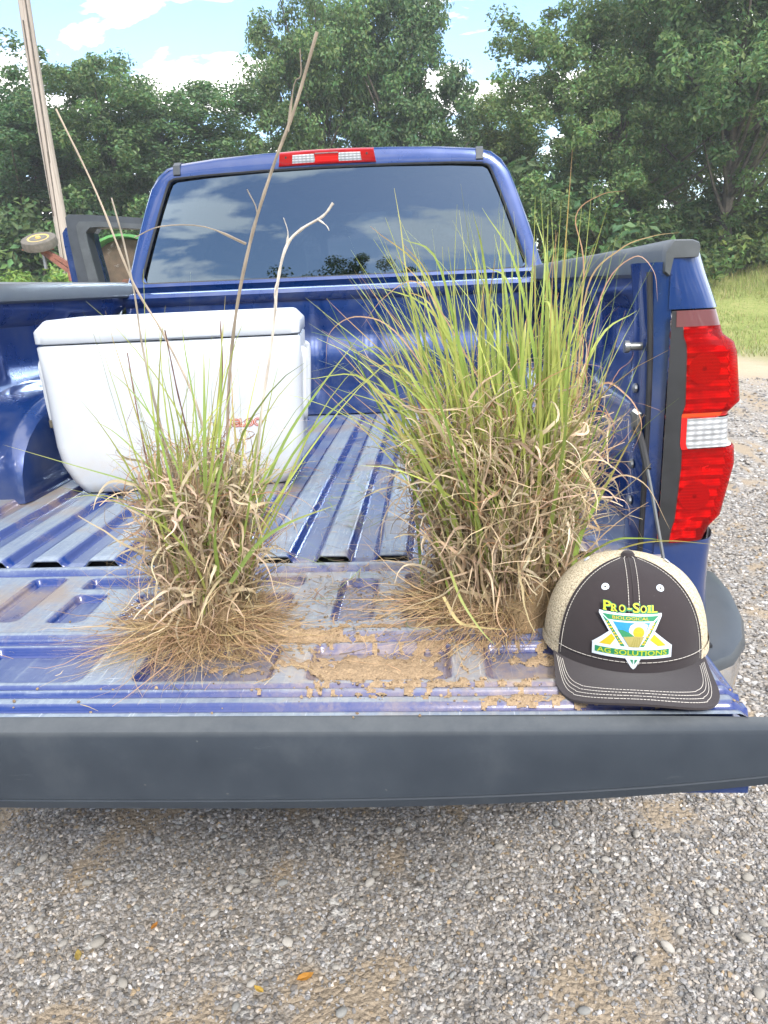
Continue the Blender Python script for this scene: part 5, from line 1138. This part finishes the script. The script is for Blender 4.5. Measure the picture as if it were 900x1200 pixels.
for x, y, sc, lb in ((-15.0, 24.2, 1.8, 'dark undergrowth shrub at the far left edge below the trees'), (-12.6, 24.0, 2.0, 'dark undergrowth shrub just left of the pole, above the tail wheel'), (-9.6, 23.8, 2.0, 'dark undergrowth shrub right behind the wooden pole'), (-6.9, 24.2, 1.9, 'dark undergrowth shrub above the open truck door'),
                     (3.8, 23.2, 2.3, 'undergrowth shrub right beside the cab pillar, behind the tall blades'), (5.6, 23.0, 1.4, 'undergrowth shrub behind the middle of the right bed rail'), (7.5, 23.4, 1.4, 'undergrowth shrub above the right tail light'), (9.4, 23.2, 1.4, 'undergrowth shrub above the mown slope right of the tail light'), (11.4, 23.4, 1.9, 'undergrowth shrub at the right edge above the mown slope')):
    shrub(0, x, y, sc, lb, 'undergrowth along the edge of the wood')
g = np.random.default_rng(2); n = 200; cw = np.stack([g.uniform(-11.5, -5.0, n), g.normal(14.6, 0.5, n), np.zeros(n)], -1); cw[:, 2] = ground_z(cw[:, 0], cw[:, 1])+g.uniform(0.1, 1.75, n)*(1+0.12*np.sin(cw[:, 0]*2.3))
Vw, Fw, cwl = leaf_mass(cw, g.uniform(0.2, 0.4, n), 110, g, 0.06)
tag(mesh_np('weed_patch', Vw, Fw, M['leaf'], None, False, cwl*np.array((1.5, 1.6, 1.2))), 'bright green leafy weeds behind the left truck bed rail', 'weeds', kind='stuff')
# rough grass on the slope
gg = np.random.default_rng(91); n = 26000
x = gg.uniform(3.2, 15, n); y = gg.uniform(11.8, 23, n); n = len(x)
b = np.stack([x, y, ground_z(x, y)], -1); d, _ = cone_dirs(n, gg, 0.2, 0.35); tall = np.where(y > 19, 2.2, 1.0)
V, F, t = ribbons(b, d, gg.uniform(0.05, 0.12, n)*tall, gg.uniform(0.008, 0.018, n), np.abs(gg.normal(0.4, 0.3, n)), gg.normal(0, 0.4, n), gg, 3)
cg = spread_cols((0.24, 0.28, 0.08), n, 3, gg, 0.35); k = np.repeat(gg.random(n) < 0.3, 8); cg[k] = spread_cols((0.40, 0.35, 0.17), n, 3, gg, 0.3)[k]
tag(mesh_np('field_grass', V, F, M['blade'], None, False, cg), 'short green and straw coloured grass on the slope at the right', 'grass', kind='stuff')

# ------------------------------------------------------------------ pole, wire, mower
pole = empty('utility_pole', (-7.15, 15, float(ground_z(-7.15, 15))), 'pale weathered wooden pole standing left of the truck in front of the trees', 'pole')
ROOTINV[pole.name] = Matrix.Translation((7.15, -15, -float(ground_z(-7.15, 15))))
mb = MB(); pts = [(-7.135+0.02*math.sin(z*0.9)-0.012*z, 15, z) for z in np.linspace(-0.3, 10.5, 20)]
mb.tube(pts, np.linspace(0.148, 0.095, 20), 14); mb.build('shaft', M['wood'], pole)
for k, (x0, z0, z1) in enumerate(((0.02, 1.6, 4.2), (-0.05, 3.0, 6.5), (0.06, 4.0, 8.5))):
    MB().box(-7.15+x0-0.006-0.012*z0, -7.15+x0+0.006-0.012*z0, 14.855, 14.90, z0, z1, 0).build('drying_crack', M['bark'], pole)
tag(MB().tube([(-10.6, 14.0, 3.05), (-9.55, 14.0, 2.44), (-8.2, 14.0, 1.66), (-6.6, 14.0, 0.7)], 0.012, 5).build('guy_wire', M['wire'], None), 'thin pale wire slanting down at the left edge below the pole', 'wire')
MX, MY = -4.75, 12.0
mower = empty('rotary_mower', (MX, MY, float(ground_z(MX, MY))), 'rusty green rotary mower deck tipped up on edge, seen through the open door window', 'mower')
zc_ = 0.72+G
mb = MB(); N = 28
def ring_m(r, y, sq=0.0): return [(MX+r*math.cos(a)*(1.12 if math.cos(a) > 0 else 1), MY+y, zc_+r*math.sin(a)*(1.0 if math.sin(a) > 0 else 1.5)) for a in [k/N*6.283 for k in range(N)]]
MB().loft([ring_m(0.05, 0.05), ring_m(0.70, 0.05), ring_m(0.72, 0.09), ring_m(0.05, 0.09)], True, True, True).build('deck', M['rust_deck'], mower)
MB().loft([ring_m(0.74, -0.16), ring_m(0.78, -0.16), ring_m(0.78, 0.10), ring_m(0.70, 0.12), ring_m(0.70, 0.10), ring_m(0.74, 0.09), ring_m(0.74, -0.16)], True).build('deck_skirt', M['green_paint'], mower)
MB().box(MX+0.22, MX+0.75, MY-0.10, MY+0.02, zc_+0.16, zc_+0.52, 0.02).build('side_plate', M['green_paint'], mower)
MB().tube([(MX-0.14, MY-0.05, zc_-0.02), (MX+0.02, MY-0.05, zc_-0.16), (MX+0.12, MY-0.05, zc_-0.30)], 0.035, 8).build('blade', M['wire'], mower)
MB().lathe([(0.06, -0.08), (0.06, 0.05)], (MX-0.02, MY, zc_-0.0), 'Y', 14).build('spindle', M['rust'], mower)
MB().lathe([(0.05, -0.06), (0.05, 0.05)], (MX+0.28, MY, zc_+0.0), 'Y', 14).build('bolt_plate', M['wire'], mower)
for dz in (0.0, -0.10):
    MB().tube([(-5.55, MY, 0.88+0.90+dz*1.2), (-5.85, MY, 0.88+1.13+dz), (-6.17, MY, 0.88+1.33+dz*0.5)], 0.045, 4).build('tail_arm', M['rust'], mower)
MB().box(-5.75, -5.35, MY-0.08, MY+0.08, 0.88+0.78, 0.88+0.95, 0.015).build('arm_bracket', M['rust'], mower)
MB().box(-5.74, -5.68, MY-0.05, MY+0.05, 0.88+0.95, 0.88+1.15, 0.01).build('bracket_tab', M['rust'], mower)
for xx in (-5.45, -4.2): MB().box(xx-0.05, xx+0.05, MY+0.02, MY+0.12, -0.05, zc_-0.2, 0.01).build('frame_leg', M['rust'], mower)
ty = MB().lathe([(0.15, 1.355), (0.24, 1.345), (0.285, 1.365), (0.295, 1.43), (0.285, 1.50), (0.24, 1.52), (0.15, 1.505)], (-6.19, MY, 0.88), 'Z', 32)
def tilt(v): 
    a = R(24); y, z = v[1]-MY, v[2]-(0.88+1.43); return (v[0], MY+y*math.cos(a)-z*math.sin(a), 0.88+1.43+y*math.sin(a)+z*math.cos(a))
ty.v = [tilt(q) for q in ty.v]; tw = ty.build('tail_wheel', M['tyre'], mower)
rim_b = MB().lathe([(0.16, 1.40), (0.19, 1.508), (0.17, 1.515), (0.12, 1.49), (0.05, 1.50), (0.04, 1.53)], (-6.19, MY, 0.88), 'Z', 24); rim_b.v = [tilt(q) for q in rim_b.v]; rim_b.build('yellow_rim', M['yellow_paint'], tw)
MB().tube([(-6.15, MY, 0.88+1.0), (-6.15, MY, 0.88+1.38)], 0.03, 8).build('wheel_fork', M['steel'], mower)
MB().box(-6.46, -6.0, MY-0.12, MY+0.1, 0.88+1.305, 0.88+1.33, 0.004).build('fork_plate', M['rust'], mower)

# ------------------------------------------------------------------ fallen leaves on the gravel
def fallen(x, y, s, col, rz, lb):
    P = [(-1, 0, 0.1), (-0.6, 0.38, 0.22), (0, 0.5, 0.2), (0.6, 0.32, 0.2), (1, 0, 0.35), (0.6, -0.32, 0.16), (0, -0.5, 0.14), (-0.6, -0.38, 0.2), (-0.3, 0, 0.02), (0.3, 0, 0.04)]
    V = np.array(P)*s; c_, s_ = math.cos(rz), math.sin(rz); V[:, :2] = V[:, :2] @ np.array([[c_, s_], [-s_, c_]])
    V += np.array([x, y, float(ground_z(x, y))+0.009])
    F = [(0, 8, 1), (1, 8, 9), (1, 9, 2), (2, 9, 3), (3, 9, 4), (4, 9, 5), (5, 9, 6), (6, 9, 7), (7, 9, 8), (7, 8, 0)]
    return tag(mesh_np('fallen_leaf', V, np.array(F), M['blade'], None, False, np.tile(col, (10, 1))), lb, 'leaf', 'fallen leaves on the gravel')
fallen(0.109, -0.119, 0.019, (0.50, 0.24, 0.05), 0.4, 'broad orange brown leaf on the gravel near the bottom edge of the photo')
fallen(-0.259, 0.013, 0.011, (0.42, 0.18, 0.04), 1.2, 'small rusty orange leaf on the gravel left of centre')
fallen(-0.397, -0.075, 0.015, (0.38, 0.28, 0.08), 2.0, 'curled olive yellow leaf on the gravel at lower left')
fallen(0.018, -0.149, 0.013, (0.55, 0.36, 0.08), 2.6, 'yellowish leaf just left of the broad orange leaf')
fallen(0.721, 0.45, 0.012, (0.46, 0.28, 0.07), 0.2, 'tan leaf on the gravel right below the tailgate edge')

# ------------------------------------------------------------------ humid summer air
hz = MB().box(-170, 170, -150, 190, -1.2, 13.5, 0)
hzo = hz.build('haze', None, None, False)
hm = bpy.data.materials.new('summer_haze'); hm.use_nodes = True; hn = hm.node_tree.nodes; hn.clear()
pv = hn.new('ShaderNodeVolumePrincipled'); pv.inputs['Density'].default_value = 0.0018; pv.inputs['Color'].default_value = (0.90, 0.95, 1.0, 1); pv.inputs['Anisotropy'].default_value = 0.2
ho = hn.new('ShaderNodeOutputMaterial'); hm.node_tree.links.new(pv.outputs[0], ho.inputs['Volume']); hzo.data.materials.append(hm)
tag(hzo, 'pale summer haze between the truck and the trees', 'haze', kind='stuff')
